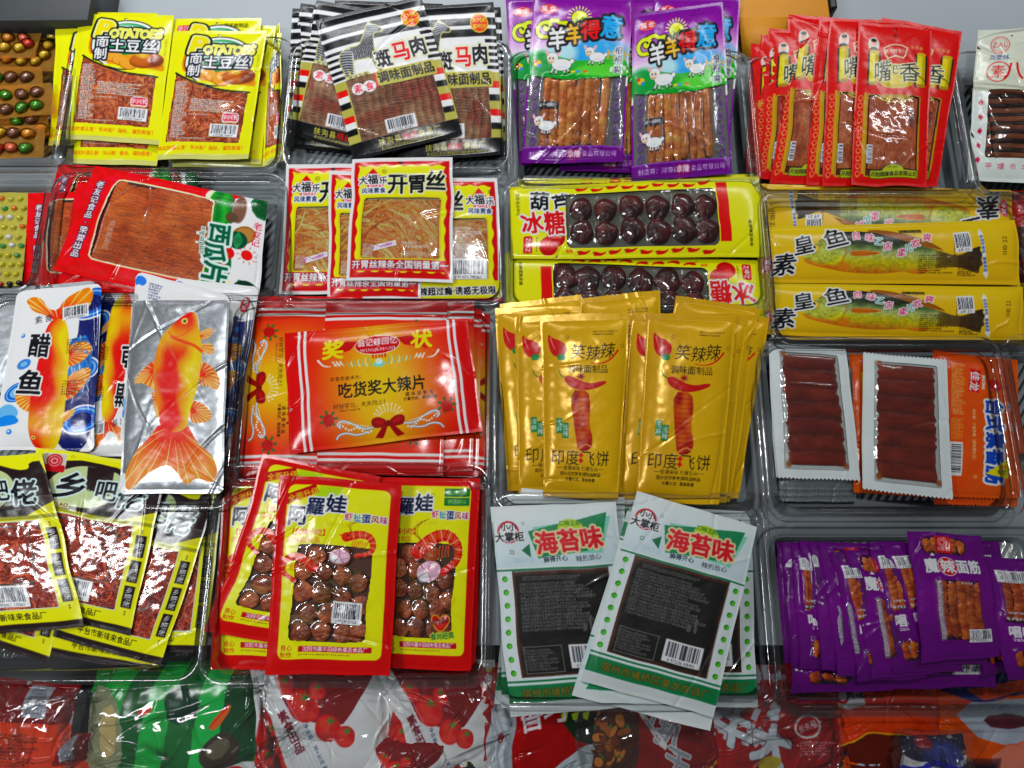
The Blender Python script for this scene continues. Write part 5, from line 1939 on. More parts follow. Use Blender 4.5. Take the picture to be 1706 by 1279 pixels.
def front_tomato():
    s = Print(200, 170, (226, 230, 236))
    s.poly([(24, -2), (150, -2), (196, 14), (160, 64), (126, 100), (70, 86), (20, 40)], (128, 14, 28), smooth=1)
    s.poly([(0, 100), (20, 60), (60, 170), (0, 170)], (190, 40, 44), smooth=1)
    for x, y, r in ((51, 44, 15), (78, 70, 23), (112, 98, 19), (138, 108, 15), (100, 50, 12), (26, 104, 12), (38, 126, 12), (20, 140, 13), (48, 148, 11)):
        s.ell(x, y, r, r * .94, (196, 20, 26)); s.ell(x - r * .25, y - r * .3, r * .6, r * .5, (230, 70, 60), soft=r * .5); s.ell(x, y + r * .5, r * .8, r * .4, (236, 110, 96), soft=r * .4, op=.5)
        for k in range(6):
            a = k * 1.05 + x
            s.line([(x + r * .2, y - r * .5), (x + r * .2 + r * .42 * math.cos(a), y - r * .5 + r * .36 * math.sin(a))], 2.4, (40, 140, 50), w2=.8)
    s.poly([(-4, -4), (22, -4), (96, 172), (58, 172)], (232, 236, 240))
    for k in range(6):
        s.line([(0 + k * 4, -4), (70 + k * 8, 172)], .8, (180, 186, 196))
    s.text('素食出品', 58, 104, 16, (120, 18, 40), vert=True, bold=.05, rot=-28)
    s.text('净含量：30+30克 散装', 96, 128, 8, (40, 60, 100), vert=False, rot=62)
    return s


def front_hexagon():
    s = Print(150, 170, (164, 14, 24))
    s.poly([(44, 60), (70, 40), (92, 62), (120, 172), (40, 172), (36, 100)], (206, 214, 222))
    s.ell(66, 98, 6, 7, (150, 14, 24))
    s.text('加', 24, 48, 17, W_, bold=.04, rot=-70); s.text('油', 38, 22, 17, W_, bold=.04, rot=-70)
    s.ell(40, 6, 8, 6, (214, 190, 30))
    s.rect(92, 0, 150, 170, (170, 18, 28), soft=4)
    return s


def front_chili():
    s = Print(170, 170, (150, 14, 22))
    s.poly([(70, -2), (172, -2), (172, 110), (110, 90)], (24, 40, 26), smooth=1)
    for k in range(9):
        x, y = 96 + k % 3 * 18, 14 + k // 3 * 20
        s.poly([(x, y), (x + 12, y - 4), (x + 9, y + 12), (x + 2, y + 8)], (170, 196, 40))
    s.text('香', 46, 54, 56, (226, 220, 226), bold=.03, sx=.8, rot=-12); s.text('巧', 86, 44, 54, (226, 220, 226), bold=.03, sx=.75, rot=-8)
    s.poly([(60, 172), (120, 110), (172, 96), (172, 172)], (180, 190, 196), smooth=1); s.micro(84, 130, 150, 140, 5, (50, 60, 80), rot=-28)
    return s


def front_meat():
    s = Print(240, 160, (132, 12, 22))
    s.poly([(0, 20), (70, 0), (110, 40), (100, 120), (40, 160), (0, 150)], (70, 40, 30), smooth=2)
    r = s.rng
    for k in range(46):
        x, y = r.normal(56, 24), r.normal(84, 30)
        c = ((150, 84, 44), (112, 56, 30), (186, 116, 62), (84, 40, 24))[k % 4]
        s.ell(x, y, r.uniform(5, 12), r.uniform(3, 7), c, rot=r.uniform(0, 180))
    for k in range(8):
        s.poly([(20 + k * 9, 20 + k % 3 * 40), (26 + k * 9, 16 + k % 3 * 40), (28 + k * 9, 24 + k % 3 * 40)], (60, 110, 44))
    o = [(1.2, (240, 244, 246))]
    for i, (c, x, y) in enumerate((('牛', 134, 40), ('扒', 154, 70), ('干', 162, 106))):
        s.text(c, x, y, 40, (150, 156, 166), bold=.06, out=o, rot=28)
    s.poly([(104, 40), (110, 36), (152, 84), (146, 90)], (226, 226, 230)); s.text('UTEIJITUAN', 128, 63, 7, (40, 40, 60), rot=48)
    s.line([(176, 10), (240, 40)], 3, (206, 170, 80)); s.line([(180, 130), (240, 110)], 3, (206, 170, 80))
    return s


def front_white_mark():
    s = Print(220, 170, (166, 14, 24))
    r = s.rng
    for k in range(40):
        x, y = r.uniform(10, 110), r.uniform(0, 100)
        a = r.uniform(0, 3)
        s.rect(x - 9, y - 5, x + 9, y + 5, (196, 204, 214), rot=math.degrees(a))
    s.text('牛大', 60, 96, 60, (206, 214, 222), bold=.09, rot=20, out=[(1.2, (90, 40, 50))])
    s.ell(150, 84, 22, 16, W_, rot=-15); s.ell(150, 84, 19, 13, (196, 24, 40), rot=-15); s.text('长来福', 150, 84, 11, W_, rot=-15, bold=.02)
    s.ell(86, 130, 18, 10, (190, 170, 70)); s.micro(130, 104, 200, 124, 4, (236, 220, 214), op=.8)
    return s


def front_orange_tag():
    s = Print(190, 150, (226, 76, 24))
    s.poly([(-2, 100), (70, 70), (192, 96), (192, 152), (-2, 152)], (92, 30, 16), smooth=1); s.line([(0, 98), (70, 70), (190, 96)], 2, (240, 180, 60), smooth=1)
    s.ell(24, 26, 20, 18, (236, 230, 226)); s.poly([(20, 14), (46, 12), (54, 40), (18, 40)], (236, 230, 226)); s.ell(18, 26, 8, 9, (196, 40, 44), ring=4)
    s.text('贵味', 38, 24, 14, (30, 24, 34), bold=.04, rot=6)
    return s


def front_stripe():
    s = Print(220, 150, (226, 90, 40))
    s.poly([(-2, -2), (222, -2), (222, 24), (90, 40), (-2, 20)], (30, 40, 110))
    s.poly([(70, 24), (222, 8), (222, 22), (100, 36)], (226, 84, 30))
    s.poly([(30, 40), (222, 34), (222, 84), (110, 96)], (176, 184, 196), smooth=1); s.poly([(90, 56), (150, 52), (210, 70), (120, 74)], (90, 40, 50), smooth=1)
    s.poly([(110, 98), (222, 84), (222, 120), (120, 130)], (226, 130, 110), smooth=1)
    s.rect(0, 110, 130, 152, (40, 24, 30), soft=20)
    return s


def front_blue_cap():
    s = Print(120, 120, (226, 232, 240))
    s.rect(0, 0, 120, 40, (40, 34, 60)); s.ell(70, 30, 40, 20, (60, 70, 140), soft=10); s.ell(40, 10, 16, 10, (150, 40, 50), soft=6)
    s.poly([(-2, 60), (50, 36), (122, 58), (122, 66), (50, 46), (-2, 70)], (40, 40, 190))
    s.text('牛气', 66, 96, 26, (206, 40, 80), bold=.05)
    return s


def side_dark_red():
    s = Print(90, 200, (120, 16, 24))
    s.rect(0, 0, 90, 60, (190, 24, 34)); s.rect(0, 60, 90, 110, (60, 14, 20)); s.text('正活', 40, 44, 13, (214, 206, 206), bold=.03)
    s.rect(0, 150, 90, 200, (30, 12, 14))
    return s


# ================================================================ the stall
def quad_px(c, z):
    return [at(p[0], p[1], z) for p in c]


def box(name, mn, mx, mat, parent=None, bev=.0015):
    x0, y0, z0 = mn
    x1, y1, z1 = mx
    V, F = [], []
    b = bev
    rings = [(z0, 0), (z1 - b, 0), (z1 - b * .3, b * .3), (z1, b)]
    n = 0
    for z, i in rings:
        for (x, y) in ((x0 + i, y0 + i), (x1 - i, y0 + i), (x1 - i, y1 - i), (x0 + i, y1 - i)):
            V.append((x, y, z))
    for r in range(len(rings) - 1):
        for k in range(4):
            a, c = r * 4 + k, r * 4 + (k + 1) % 4
            F.append((a, c, c + 4, a + 4))
    m = (len(rings) - 1) * 4
    F.append((m, m + 1, m + 2, m + 3))
    F.append((3, 2, 1, 0))
    V = np.array(V)
    ctr = np.array([(x0 + x1) / 2, (y0 + y1) / 2, z0])
    if parent is not None:
        ctr = np.array(parent.location)
    o = link(name, raw_mesh(name, V - ctr, np.array(F), None, mat, smooth=False), parent)
    if parent is None:
        o.location = ctr.tolist()
    return o


m_table = plain_mat('pale_table_board', (164, 171, 176), .42, (156, 163, 168), 3.0, .05)
m_shelf = plain_mat('dark_lower_shelf', (34, 34, 38), .6, (24, 22, 26), 6.0)
edge_y = at(853, 1075, 0)[1]
box('table', (-1.3, edge_y, -.03), (1.3, 1.6, 0.0), m_table)['kind'] = 'structure'
box('ground', (-1.3, -.9, -.17), (1.3, edge_y - .004, -.13), m_shelf)['kind'] = 'structure'

# things standing behind the trays
a, b = at(-260, -60, .05), at(146, 33, .05)
tag(box('storage_box', (a[0], b[1], 0), (b[0], a[1], .05), plain_mat('dark_grey_board', (58, 62, 64), .5, (50, 54, 56), 5.0)),
    'dark grey box at the back left behind the amber candy sheets', 'box')
a, b = at(1216, -120, .03), at(1396, 30, .03)
kb = bpy.data.objects.new('cardboard_box', None)
COL.objects.link(kb)
kb.location = ((a[0] + b[0]) / 2, (a[1] + b[1]) / 2, 0)
tag(kb, 'orange brown cardboard box standing behind the purple lamb packets', 'box')
m_kraft = plain_mat('kraft_cardboard', (214, 150, 52), .55, (200, 134, 44), 9.0, .1)
box('carton', (a[0], b[1], 0), (b[0] - .008, a[1], .03), m_kraft, kb)
box('dark_edge', (b[0] - .0075, b[1] + .012, 0), (b[0], a[1], .033), plain_mat('black_tape', (22, 22, 24), .4), kb)
q = [at(1232, 28, .031), at(1330, 28, .031), at(1290, 92, .006), at(1238, 98, .006)]
fl = raw_mesh('flap', np.array([p - np.array(kb.location) for p in q] + [p - np.array(kb.location) - np.array((0, .0, .002)) for p in q]),
              np.array([(3, 2, 1, 0), (4, 5, 6, 7), (0, 1, 5, 4), (1, 2, 6, 5), (2, 3, 7, 6), (3, 0, 4, 7)]), None, m_kraft, False)
link('flap', fl, kb)

# ---------------------------------------------------------------- clear trays
MAT['tray'] = plastic_mat('clear_tray_plastic')
MAT['rim'] = plastic_mat('clear_tray_rim', (.93, .94, .94), .10, veil=.02)
MAT['ribs'] = plastic_mat('ribbed_tray_floor', ribs=True, veil=.008)


def loop_rr(x0, y0, x1, y1, r, n=7):
    P = []
    for cx, cy, a0 in ((x1 - r, y1 - r, 0), (x0 + r, y1 - r, 90), (x0 + r, y0 + r, 180), (x1 - r, y0 + r, 270)):
        for k in range(n):
            a = math.radians(a0 + 90 * k / (n - 1))
            P.append((cx + r * math.cos(a), cy + r * math.sin(a)))
    return P


def tray(x0, y0, x1, y1, label, rim=.034, group='clear plastic trays of snacks'):
    c = quad_px([(x0, y0), (x1, y0), (x1, y1), (x0, y1)], rim)
    wx0, wx1 = (c[0][0] + c[3][0]) / 2, (c[1][0] + c[2][0]) / 2
    wy1, wy0 = (c[0][1] + c[1][1]) / 2, (c[2][1] + c[3][1]) / 2
    ctr = np.array([(wx0 + wx1) / 2, (wy0 + wy1) / 2, 0.0])
    o = bpy.data.objects.new('plastic_tray', None)
    COL.objects.link(o)
    o.location = ctr.tolist()
    prof = [(-.001, rim - .006), (0, rim - .0005), (.0012, rim), (.0045, rim), (.0058, rim - .0008), (.0066, rim - .004), (.0095, rim - .0045), (.0105, rim - .006), (.0125, .010), (.0145, .0045), (.019, .0018)]

    def loft(name, pr, cap, mat):
        V, F = [], []
        n = 28
        for ins, z in pr:
            for (x, y) in loop_rr(wx0 + ins, wy0 + ins, wx1 - ins, wy1 - ins, max(.02 - ins * .5, .006)):
                V.append((x - ctr[0], y - ctr[1], z))
        for r in range(len(pr) - 1):
            for k in range(n):
                F.append((r * n + k, r * n + (k + 1) % n, (r + 1) * n + (k + 1) % n, (r + 1) * n + k))
        me = bpy.data.meshes.new(name)
        if cap:
            F = F + [tuple(range((len(pr) - 1) * n, len(pr) * n))]
        me.from_pydata(V, [], F)
        me.polygons.foreach_set('use_smooth', [True] * len(F))
        me.materials.append(mat)
        return link(name, me, o)
    loft('rim', prof[:6], False, MAT['rim'])
    loft('side_wall', prof[5:], False, MAT['tray'])
    loft('floor_panel', [prof[-1], (.0195, .0016)], True, MAT['ribs'])
    return tag(o, label, 'plastic tray', group)


tray(-180, 42, 124, 272, 'clear tray of amber candy blister sheets at the back left')
tray(100, 60, 480, 288, 'clear tray of yellow potato shred packets')
tray(474, 66, 852, 286, 'clear tray of black zebra striped packets')
tray(846, 84, 1262, 316, 'clear tray of purple lamb packets')
tray(1240, 92, 1612, 326, 'clear tray of red scroll packets')
tray(1604, 84, 1900, 330, 'clear tray of white packets with dark strips at the back right')
tray(-180, 282, 74, 492, 'clear tray of coloured bead candy cards at the left')
tray(72, 286, 472, 500, 'clear tray of red watermelon packets')
tray(464, 276, 850, 510, 'clear tray of yellow orange-shred packets with red wavy borders')
tray(838, 296, 1284, 520, 'clear tray of long yellow packets with dark red balls')
tray(1272, 318, 1740, 580, 'clear tray of long yellow fish packets')
tray(-60, 488, 408, 850, 'clear tray of goldfish packets')
tray(376, 500, 828, 815, 'clear tray of red and yellow award certificate packets')
tray(820, 506, 1276, 858, 'clear tray of golden sachets')
tray(1270, 560, 1690, 862, 'clear tray of silver backed brown bars and orange packets')
tray(-90, 760, 352, 1140, 'clear tray of yellow and black shred packets')
tray(344, 770, 818, 1146, 'clear tray of red bordered shrimp packets')
tray(812, 820, 1292, 1186, 'clear tray of white and green seaweed packets')
tray(1284, 862, 1790, 1196, 'clear tray of purple gluten stick packets, its ribbed floor showing')
tray(1686, 556, 1990, 800, 'clear tray cut off by the right edge beside the orange packets')

# ---------------------------------------------------------------- candy sheets
m_amber, nt_, out_ = new_mat('amber_blister_plastic')
_t = nt_.nodes.new('ShaderNodeBsdfTransparent'); _t.inputs[0].default_value = (.95, .50, .12, 1)
_p = nt_.nodes.new('ShaderNodeBsdfPrincipled'); _p.inputs['Base Color'].default_value = (.66, .30, .03, 1); _p.inputs['Roughness'].default_value = .12
_m = nt_.nodes.new('ShaderNodeMixShader'); _m.inputs[0].default_value = .40
_n = nt_.nodes.new('ShaderNodeTexNoise'); _n.inputs['Scale'].default_value = 60
_b = nt_.nodes.new('ShaderNodeBump'); _b.inputs['Distance'].default_value = .002; _b.inputs['Strength'].default_value = .5
nt_.links.new(_n.outputs[0], _b.inputs['Height']); nt_.links.new(_b.outputs[0], _p.inputs['Normal'])
nt_.links.new(_t.outputs[0], _m.inputs[1]); nt_.links.new(_p.outputs[0], _m.inputs[2]); nt_.links.new(_m.outputs[0], out_.inputs[0])
m_card = plain_mat('olive_candy_card', (176, 168, 84), .35, (158, 150, 74), 14.0, .2)
CANDY = {}
MAT['dome'] = plastic_mat('amber_blister_dome', (1.0, .95, .84), .05, veil=.0)


def candy_mesh(c, r, flat, name):
    k = (c, round(r, 4), name)
    if k in CANDY:
        return CANDY[k]
    V, F = [(0, 0, 1.0)], []
    nr, ns = 7, 16
    for i in range(1, nr + 1):
        th = math.pi * .62 * i / nr
        for j in range(ns):
            V.append((math.sin(th) * math.cos(2 * math.pi * j / ns), math.sin(th) * math.sin(2 * math.pi * j / ns), math.cos(th)))
    for j in range(ns):
        F.append((0, 1 + j, 1 + (j + 1) % ns))
    for i in range(nr - 1):
        for j in range(ns):
            a_, b_ = 1 + i * ns + j, 1 + i * ns + (j + 1) % ns
            F.append((a_, a_ + ns, b_ + ns, b_))
    me = bpy.data.meshes.new(name)
    me.from_pydata([(x * r, y * r * .82, z * r * flat) for x, y, z in V], [], F)
    me.polygons.foreach_set('use_smooth', [True] * len(F))
    if c == 'dome':
        me.materials.append(MAT['dome'])
        CANDY[k] = me
        return me
    mt = plain_mat('candy_shell', c, .18, tuple(int(v * .9) for v in c), 90)
    for nd in mt.node_tree.nodes:
        if nd.type == 'BSDF_PRINCIPLED':
            nd.inputs['Coat Weight'].default_value = .8
            nd.inputs['Coat Roughness'].default_value = .04
    me.materials.append(mt)
    CANDY[k] = me
    return me


def sheet(name, corners, z, mat, sweets, r, label, cat, group, part, flat=.9, seed=0):
    rng = np.random.default_rng(seed)
    Q = np.array([at(c[0], c[1], z) for c in corners])
    ctr = Q.mean(0)
    o = bpy.data.objects.new(name, None)
    COL.objects.link(o)
    o.location = ctr.tolist()
    n = 40
    u, v = np.meshgrid(np.linspace(0, 1, n), np.linspace(0, 1, n))
    P = sum(w[..., None] * Q[i] for i, w in enumerate(((1 - u) * (1 - v), u * (1 - v), u * v, (1 - u) * v))) - ctr
    P[..., 2] += (fbm(n, n, 4, 4, rng) - .5) * .003
    P2 = P.copy()
    P2[..., 2] -= .0006
    e = np.minimum(np.minimum(u, 1 - u), np.minimum(v, 1 - v))
    keep = np.ones((n - 1, n - 1), bool)
    for ci, cj in ((0, 0), (0, n - 2), (n - 2, 0), (n - 2, n - 2)):
        keep[ci, cj] = False
    link('blister_sheet', grid_mesh('blister_sheet', P, keep, np.zeros((n, n, 4)), mat), o)
    for (px, py, c) in sweets:
        p = at(px, py, z)
        s = link(part, candy_mesh(c, r, flat, part), o)
        s.location = (p - ctr + np.array((0, 0, .0010))).tolist()
        s.rotation_euler = (rng.normal(0, .08), rng.normal(0, .08), rng.normal(.1, .3))
        if part == 'candy':
            dm = candy_mesh('dome', r * 1.22, flat, 'blister_dome')
            d_ = link('blister_dome', dm, s)
    return tag(o, label, cat, group)


cO, cS, cY, cB, cG, cR = (236, 150, 40), (232, 110, 80), (236, 190, 40), (128, 84, 70), (70, 150, 40), (206, 60, 40)
gC = 'amber candy sheets in the back left tray'
sheet('candy_blister_pack', [(-70, 66), (96, 54), (94, 118), (-70, 118)], .022, m_amber, [(82, 77, cY), (75, 93, cY), (61, 103, cY), (37, 103, cY), (13, 100, cO), (88, 63, cY), (-12, 100, cY)], .0056, 'amber blister sheet of mostly yellow sweets under the top sheet', 'candy pack', gC, 'candy', seed=1)
sheet('candy_blister_pack', [(-70, 58), (70, 54), (58, 96), (-70, 98)], .030, m_amber, [(15, 64, cO), (41, 65, cS), (9, 80, cY), (34, 81, cY), (48, 74, cR), (-14, 66, cS), (-16, 82, cY)], .0058, 'amber blister sheet furthest back with a salmon pink sweet', 'candy pack', gC, 'candy', seed=2)
sheet('candy_blister_pack', [(-70, 112), (70, 111), (72, 152), (-70, 156)], .024, m_amber, [(20, 130, cB), (46, 130, cB), (-4, 131, cG)], .0064, 'amber blister sheet showing two brown sweets side by side', 'candy pack', gC, 'candy', seed=3)
sheet('candy_blister_pack', [(-70, 150), (86, 137), (93, 190), (-70, 204)], .033, m_amber, [(11, 160, cG), (38, 159, cB), (63, 155, cB), (12, 184, cB), (38, 181, cG), (62, 177, cG), (-14, 163, cR), (-14, 187, cB)], .0062, 'amber blister sheet on top with three green sweets', 'candy pack', gC, 'candy', seed=4)
sheet('candy_blister_pack', [(-70, 198), (80, 190), (82, 226), (-70, 230)], .022, m_amber, [(30, 203, cG), (54, 200, cB), (70, 216, cO)], .0062, 'amber blister sheet mostly buried between two others', 'candy pack', gC, 'candy', seed=5)
sheet('candy_blister_pack', [(-70, 212), (75, 208), (72, 262), (-70, 266)], .031, m_amber, [(2, 223, cY), (24, 223, cB), (48, 224, cO), (20, 247, cS), (44, 248, cG), (-2, 250, cR), (-22, 224, cG)], .0062, 'amber blister sheet nearest the camera with one green and one salmon sweet', 'candy pack', gC, 'candy', seed=6)
bd = ((196, 186, 70), (60, 140, 70), (170, 60, 60), (206, 120, 60), (30, 28, 26), (214, 214, 220), (206, 170, 180), (190, 180, 80), (90, 150, 80))
rb = np.random.default_rng(12)
sw = []
for i in range(10):
    for j in range(6):
        c = bd[rb.choice(9, p=(.24, .17, .13, .14, .08, .06, .07, .07, .04))]
        sw.append((-42 + j * 15.4 + (6 if i % 2 else 0) - i * .9, 332 + i * 15.6 + rb.normal(0, .6), c))
sheet('candy_bead_card', [(-80, 321), (50, 321), (36, 476), (-80, 478)], .022, m_card, sw, .0031, 'olive card dotted with rows of small coloured candy beads', 'candy card', None, 'candy_bead', 1.0, 8)


# ---------------------------------------------------------------- packets
def fan(src, items):
    for it in items:
        copy_thing(src, it[0], *it[1:])


# yellow potato packets
g = 'yellow potato shred packets'
n_ = 'potato_shred_packet'
p4 = packet(n_, potato_header, [(104, 20), (262, 22), (246, 236), (84, 232)], (36, 12), 'yellow potato packet at the very back left, a red badge showing at its corner', group=g, seed=2, dens=.8)
p3 = packet(n_, potato, [(93, 49), (248, 47), (236, 246), (78, 243)], (37, 14), 'yellow potato packet sticking out on the left under the left potato packet', group=g, seed=3, dens=.8, wave=1.6)
p6 = packet(n_, potato, [(138, 64), (290, 62), (262, 276), (122, 272)], (28, 16), 'yellow potato packet low in the tray, only its bottom strip showing', group=g, seed=4, dens=.7)
p5 = packet(n_, potato_header, [(290, 31), (435, 30), (418, 262), (262, 262)], (37, 18), 'yellow potato packet behind the right one, its small black heading showing', group=g, seed=5, dens=.8)
fan(p5, [('yellow potato packet peeping out at the right under the two front ones', (12, -4, -5), -2), ('yellow potato packet at the bottom of the right pile', (16, -9, -9), -3)])
p1 = packet(n_, potato, [(131, 23), (289, 25), (266, 241), (110, 231)], (41, 25), 'left of the two whole yellow potato packets', group=g, seed=6, wr=.45)
p2 = packet(n_, potato, [(290, 51), (445, 51), (412, 265), (260, 265)], (42, 27), 'right of the two whole yellow potato packets', group=g, seed=7, wr=.45)
packet(n_, potato, [(448, 70), (466, 36), (474, 268), (438, 276)], (26, 16), 'yellow potato packet standing on edge at the right wall of its tray', group=g, seed=8, dens=.6)

# zebra packets
g, n_ = 'black and white zebra striped packets', 'zebra_striped_packet'
z1 = packet(n_, zebra, [(525, 0), (700, 28), (652, 268), (474, 222)], (40, 16), 'zebra striped packet turned clockwise, its barcode tilted, left of the front one', group=g, seed=11, film='satin')
z0 = packet(n_, zebra, [(501, 6), (672, 26), (640, 260), (474, 214)], (38, 12), 'zebra striped packet fanned out second from the left', group=g, seed=12, dens=.8, film='satin')
zz = packet(n_, zebra, [(487, 14), (660, 20), (640, 262), (478, 244)], (36, 9), 'zebra striped packet furthest left in the fan', group=g, seed=13, dens=.8, film='satin')
packet(n_, zebra, [(560, 0), (740, 6), (720, 240), (540, 236)], (36, 10), 'zebra striped packet almost hidden at the back of the fan', group=g, seed=14, dens=.7, film='satin')
z3 = packet(n_, zebra, [(662, 16), (834, 12), (846, 262), (676, 268)], (38, 12), 'zebra striped packet whose edge shows at the far right of its tray', group=g, seed=15, dens=.8, film='satin')
z2 = packet(n_, zebra, [(648, 12), (822, 4), (841, 258), (666, 268)], (42, 18), 'zebra striped packet on the right, partly under the tilted front one', group=g, seed=16, film='satin')
zh = packet(n_, zebra, [(524, 34), (700, -8), (771, 222), (590, 268)], (49, 28), 'whole zebra striped packet on top, tilted left, the zebra fully visible', group=g, seed=17, film='satin')

# lamb packets
g, n_ = 'purple lamb stick packets', 'purple_lamb_packet'
packet(n_, sheep, [(843, -3), (1008, -6), (1002, 268), (866, 275)], (39, 13), 'purple lamb packet whose left edge sticks out behind the left one', group=g, seed=21, dens=.9)
packet(n_, sheep, [(1090, -6), (1234, -4), (1214, 276), (1060, 290)], (39, 15), 'purple lamb packet whose right edge sticks out behind the right one', group=g, seed=22, dens=.9)
packet(n_, sheep, [(960, -12), (1120, -14), (1092, 290), (930, 284)], (36, 11), 'purple lamb packet lying between and below the two whole ones', group=g, seed=23, dens=.8)
packet(n_, sheep, [(890, -8), (1056, -4), (1036, 270), (868, 272)], (46, 25), 'whole purple lamb packet on the left, bottom band straight', group=g, seed=24, wr=.5, win='win_clean')
packet(n_, sheep, [(1054, 24), (1204, 2), (1219, 288), (1051, 304)], (50, 30), 'whole purple lamb packet on the right, overlapping the left one', group=g, seed=25, wr=.5, win='win_clean')

# red scroll packets
g, n_ = 'red scroll packets standing in a row', 'red_scroll_packet'
R_ = [([(1252, 72), (1374, 80), (1360, 300), (1244, 286)], (36, 8), 'red scroll packet lowest at the far left of its row'),
      ([(1266, 59), (1388, 66), (1372, 304), (1252, 292)], (37.5, 11), 'red scroll packet second from the left, only a red edge showing'),
      ([(1281, 47), (1404, 54), (1386, 306), (1263, 297)], (39, 14), 'red scroll packet third from the left with a strip of dark food showing'),
      ([(1314, 24), (1436, 34), (1408, 310), (1285, 306)], (41, 17), 'red scroll packet with a portrait, leftmost of the three with a scroll half showing'),
      ([(1364, 30), (1486, 38), (1462, 311), (1343, 308)], (43, 20), 'red scroll packet showing a plain red edge between two portraits'),
      ([(1381, 28), (1503, 36), (1492, 310), (1369, 309)], (46, 23), 'red scroll packet with portrait directly left of the whole one'),
      ([(1467, 28), (1601, 52), (1560, 311), (1436, 306)], (45, 22), 'red scroll packet behind the whole one, a tan sticker at its right'),
      ([(1429, 36), (1551, 46), (1541, 311), (1415, 309)], (50, 29), 'whole red scroll packet on top with its window fully visible')]
for i, (c, z, lb) in enumerate(R_):
    packet(n_, red_scroll, c, z, lb, group=g, seed=31 + i, film='satin', dens=.9 if i < 7 else 1.0, puff=2.5, wave=1.4)
packet('bean_strip_packet', bean_strip, [(1629, 50), (1812, 44), (1800, 308), (1611, 300)], (44, 26), 'cream and white packet of dark glossy strips at the back right', seed=41, win='win_clean', wr=1.3, crease=16)

# watermelon packets
g, n_ = 'red watermelon slice packets', 'watermelon_packet'
packet(n_, watermelon, [(97, 273), (330, 290), (320, 470), (60, 440)], (22, 14), 'red watermelon packet at the back of its pile, a red corner showing', group=g, seed=51, dens=.6)
packet(n_, watermelon, [(49, 321), (320, 316), (324, 498), (36, 478)], (26, 16), 'red watermelon packet lowest on the left, lying straight', group=g, seed=52, dens=.85)
packet(n_, watermelon, [(134, 292), (402, 330), (390, 512), (84, 476)], (30, 18), 'red watermelon packet just under the whole one, a white edge showing at left', group=g, seed=53, dens=.7)
packet(n_, watermelon, [(159, 276), (447, 336), (428, 522), (88, 450)], (38, 26), 'whole watermelon packet lying aslant with its brown slab in full view', group=g, seed=54, wr=.5)

# yellow shred packets with a red wavy border
g, n_ = 'yellow packets of orange shreds with a red wavy border', 'orange_shred_packet'
packet(n_, kaiwei, [(477, 274), (640, 272), (634, 490), (466, 490)], (38, 14), 'orange shred packet furthest left, its shreds half showing', group=g, seed=61)
packet(n_, kaiwei, [(548, 284), (702, 288), (702, 500), (546, 498)], (41, 20), 'orange shred packet second from the left, behind the whole one', group=g, seed=62)
packet(n_, kaiwei_back, [(664, 296), (829, 297), (836, 502), (670, 506)], (39, 17), 'orange shred packet on the right showing its large barcode', group=g, seed=63)
packet(n_, kaiwei, [(588, 264), (755, 261), (755, 470), (577, 466)], (48, 29), 'whole orange shred packet on top in the middle', group=g, seed=64, wr=.45)

# long yellow packets of dark balls
g, n_ = 'long yellow packets of dark red balls', 'red_ball_packet'
packet(n_, haws, [(864, 302), (1258, 290), (1272, 420), (860, 424)], (22, 16), 'long yellow ball packet underneath, only its top edge showing', group=g, seed=71, dens=.6)
packet(n_, haws, [(1276, 558), (842, 545), (842, 420), (1272, 434)], (24, 22), 'long yellow ball packet turned upside down in front of the whole one', group=g, seed=72, dens=.9, win='win_clean')
packet(n_, haws, [(848, 312), (1264, 293), (1277, 428), (849, 431)], (34, 28), 'whole long yellow ball packet with twelve dark balls in view', group=g, seed=73, win='win_clean', wr=.5)

# long yellow fish packets
g, n_ = 'long yellow fish packets', 'fish_packet'
packet(n_, croaker, [(1692, 424), (1262, 410), (1258, 306), (1683, 317)], (16, 18), 'yellow fish packet at the back, turned so the fish points right', group=g, seed=81, film='satin', puff=3.6, wr=.55)
packet(n_, croaker, [(1262, 378), (1692, 367), (1701, 475), (1262, 470)], (28, 22), 'yellow fish packet in the middle, the whole fish in view', group=g, seed=82, film='satin', puff=3.6, wr=.55)
packet(n_, croaker, [(1260, 470), (1702, 478), (1703, 572), (1262, 556)], (21, 16), 'yellow fish packet nearest the camera, its top edge tucked under another', group=g, seed=83, film='satin', puff=3.6, wr=.55)
packet(n_, croaker, [(1300, 480), (1716, 470), (1712, 576), (1290, 566)], (14, 10), 'yellow fish packet at the bottom of the pile, a yellow edge at the right', group=g, seed=84, film='satin', puff=2, dens=.6)
packet('dark_red_packet', side_dark_red, [(1680, 318), (1770, 318), (1780, 530), (1688, 530)], (12, 8), 'dark red packet at the right edge beyond the fish packets', seed=85, film='satin')

# goldfish packets
g = 'goldfish packets'
packet('goldfish_foil_packet', silver_plain, [(-60, 486), (158, 468), (150, 640), (-60, 660)], (28, 16), 'plain silver back of a goldfish packet at the far left', group=g, seed=91, film='foil', dens=.6)
packet('goldfish_wave_packet', wave_fish, [(236, 760), (126, 760), (160, 494), (262, 486)], (14, 24), 'blue wave goldfish packet turned upside down between the two front ones', group=g, seed=92)
packet('goldfish_wave_packet', wave_fish_tag, [(228, 452), (384, 492), (366, 760), (200, 740)], (36, 18), 'white topped goldfish packet tilted behind the silver one', group=g, seed=93, film='gloss', dens=.9)
packet('goldfish_wave_packet', wave_fish_tag, [(290, 462), (430, 477), (386, 760), (238, 748)], (32, 18), 'white topped goldfish packet at the right with a red oval badge', group=g, seed=94, film='gloss', dens=.9)
packet('goldfish_wave_packet', wave_fish, [(30, 486), (171, 471), (156, 752), (-12, 750)], (40, 20), 'white and blue goldfish packet with large black characters on the left', group=g, seed=95)
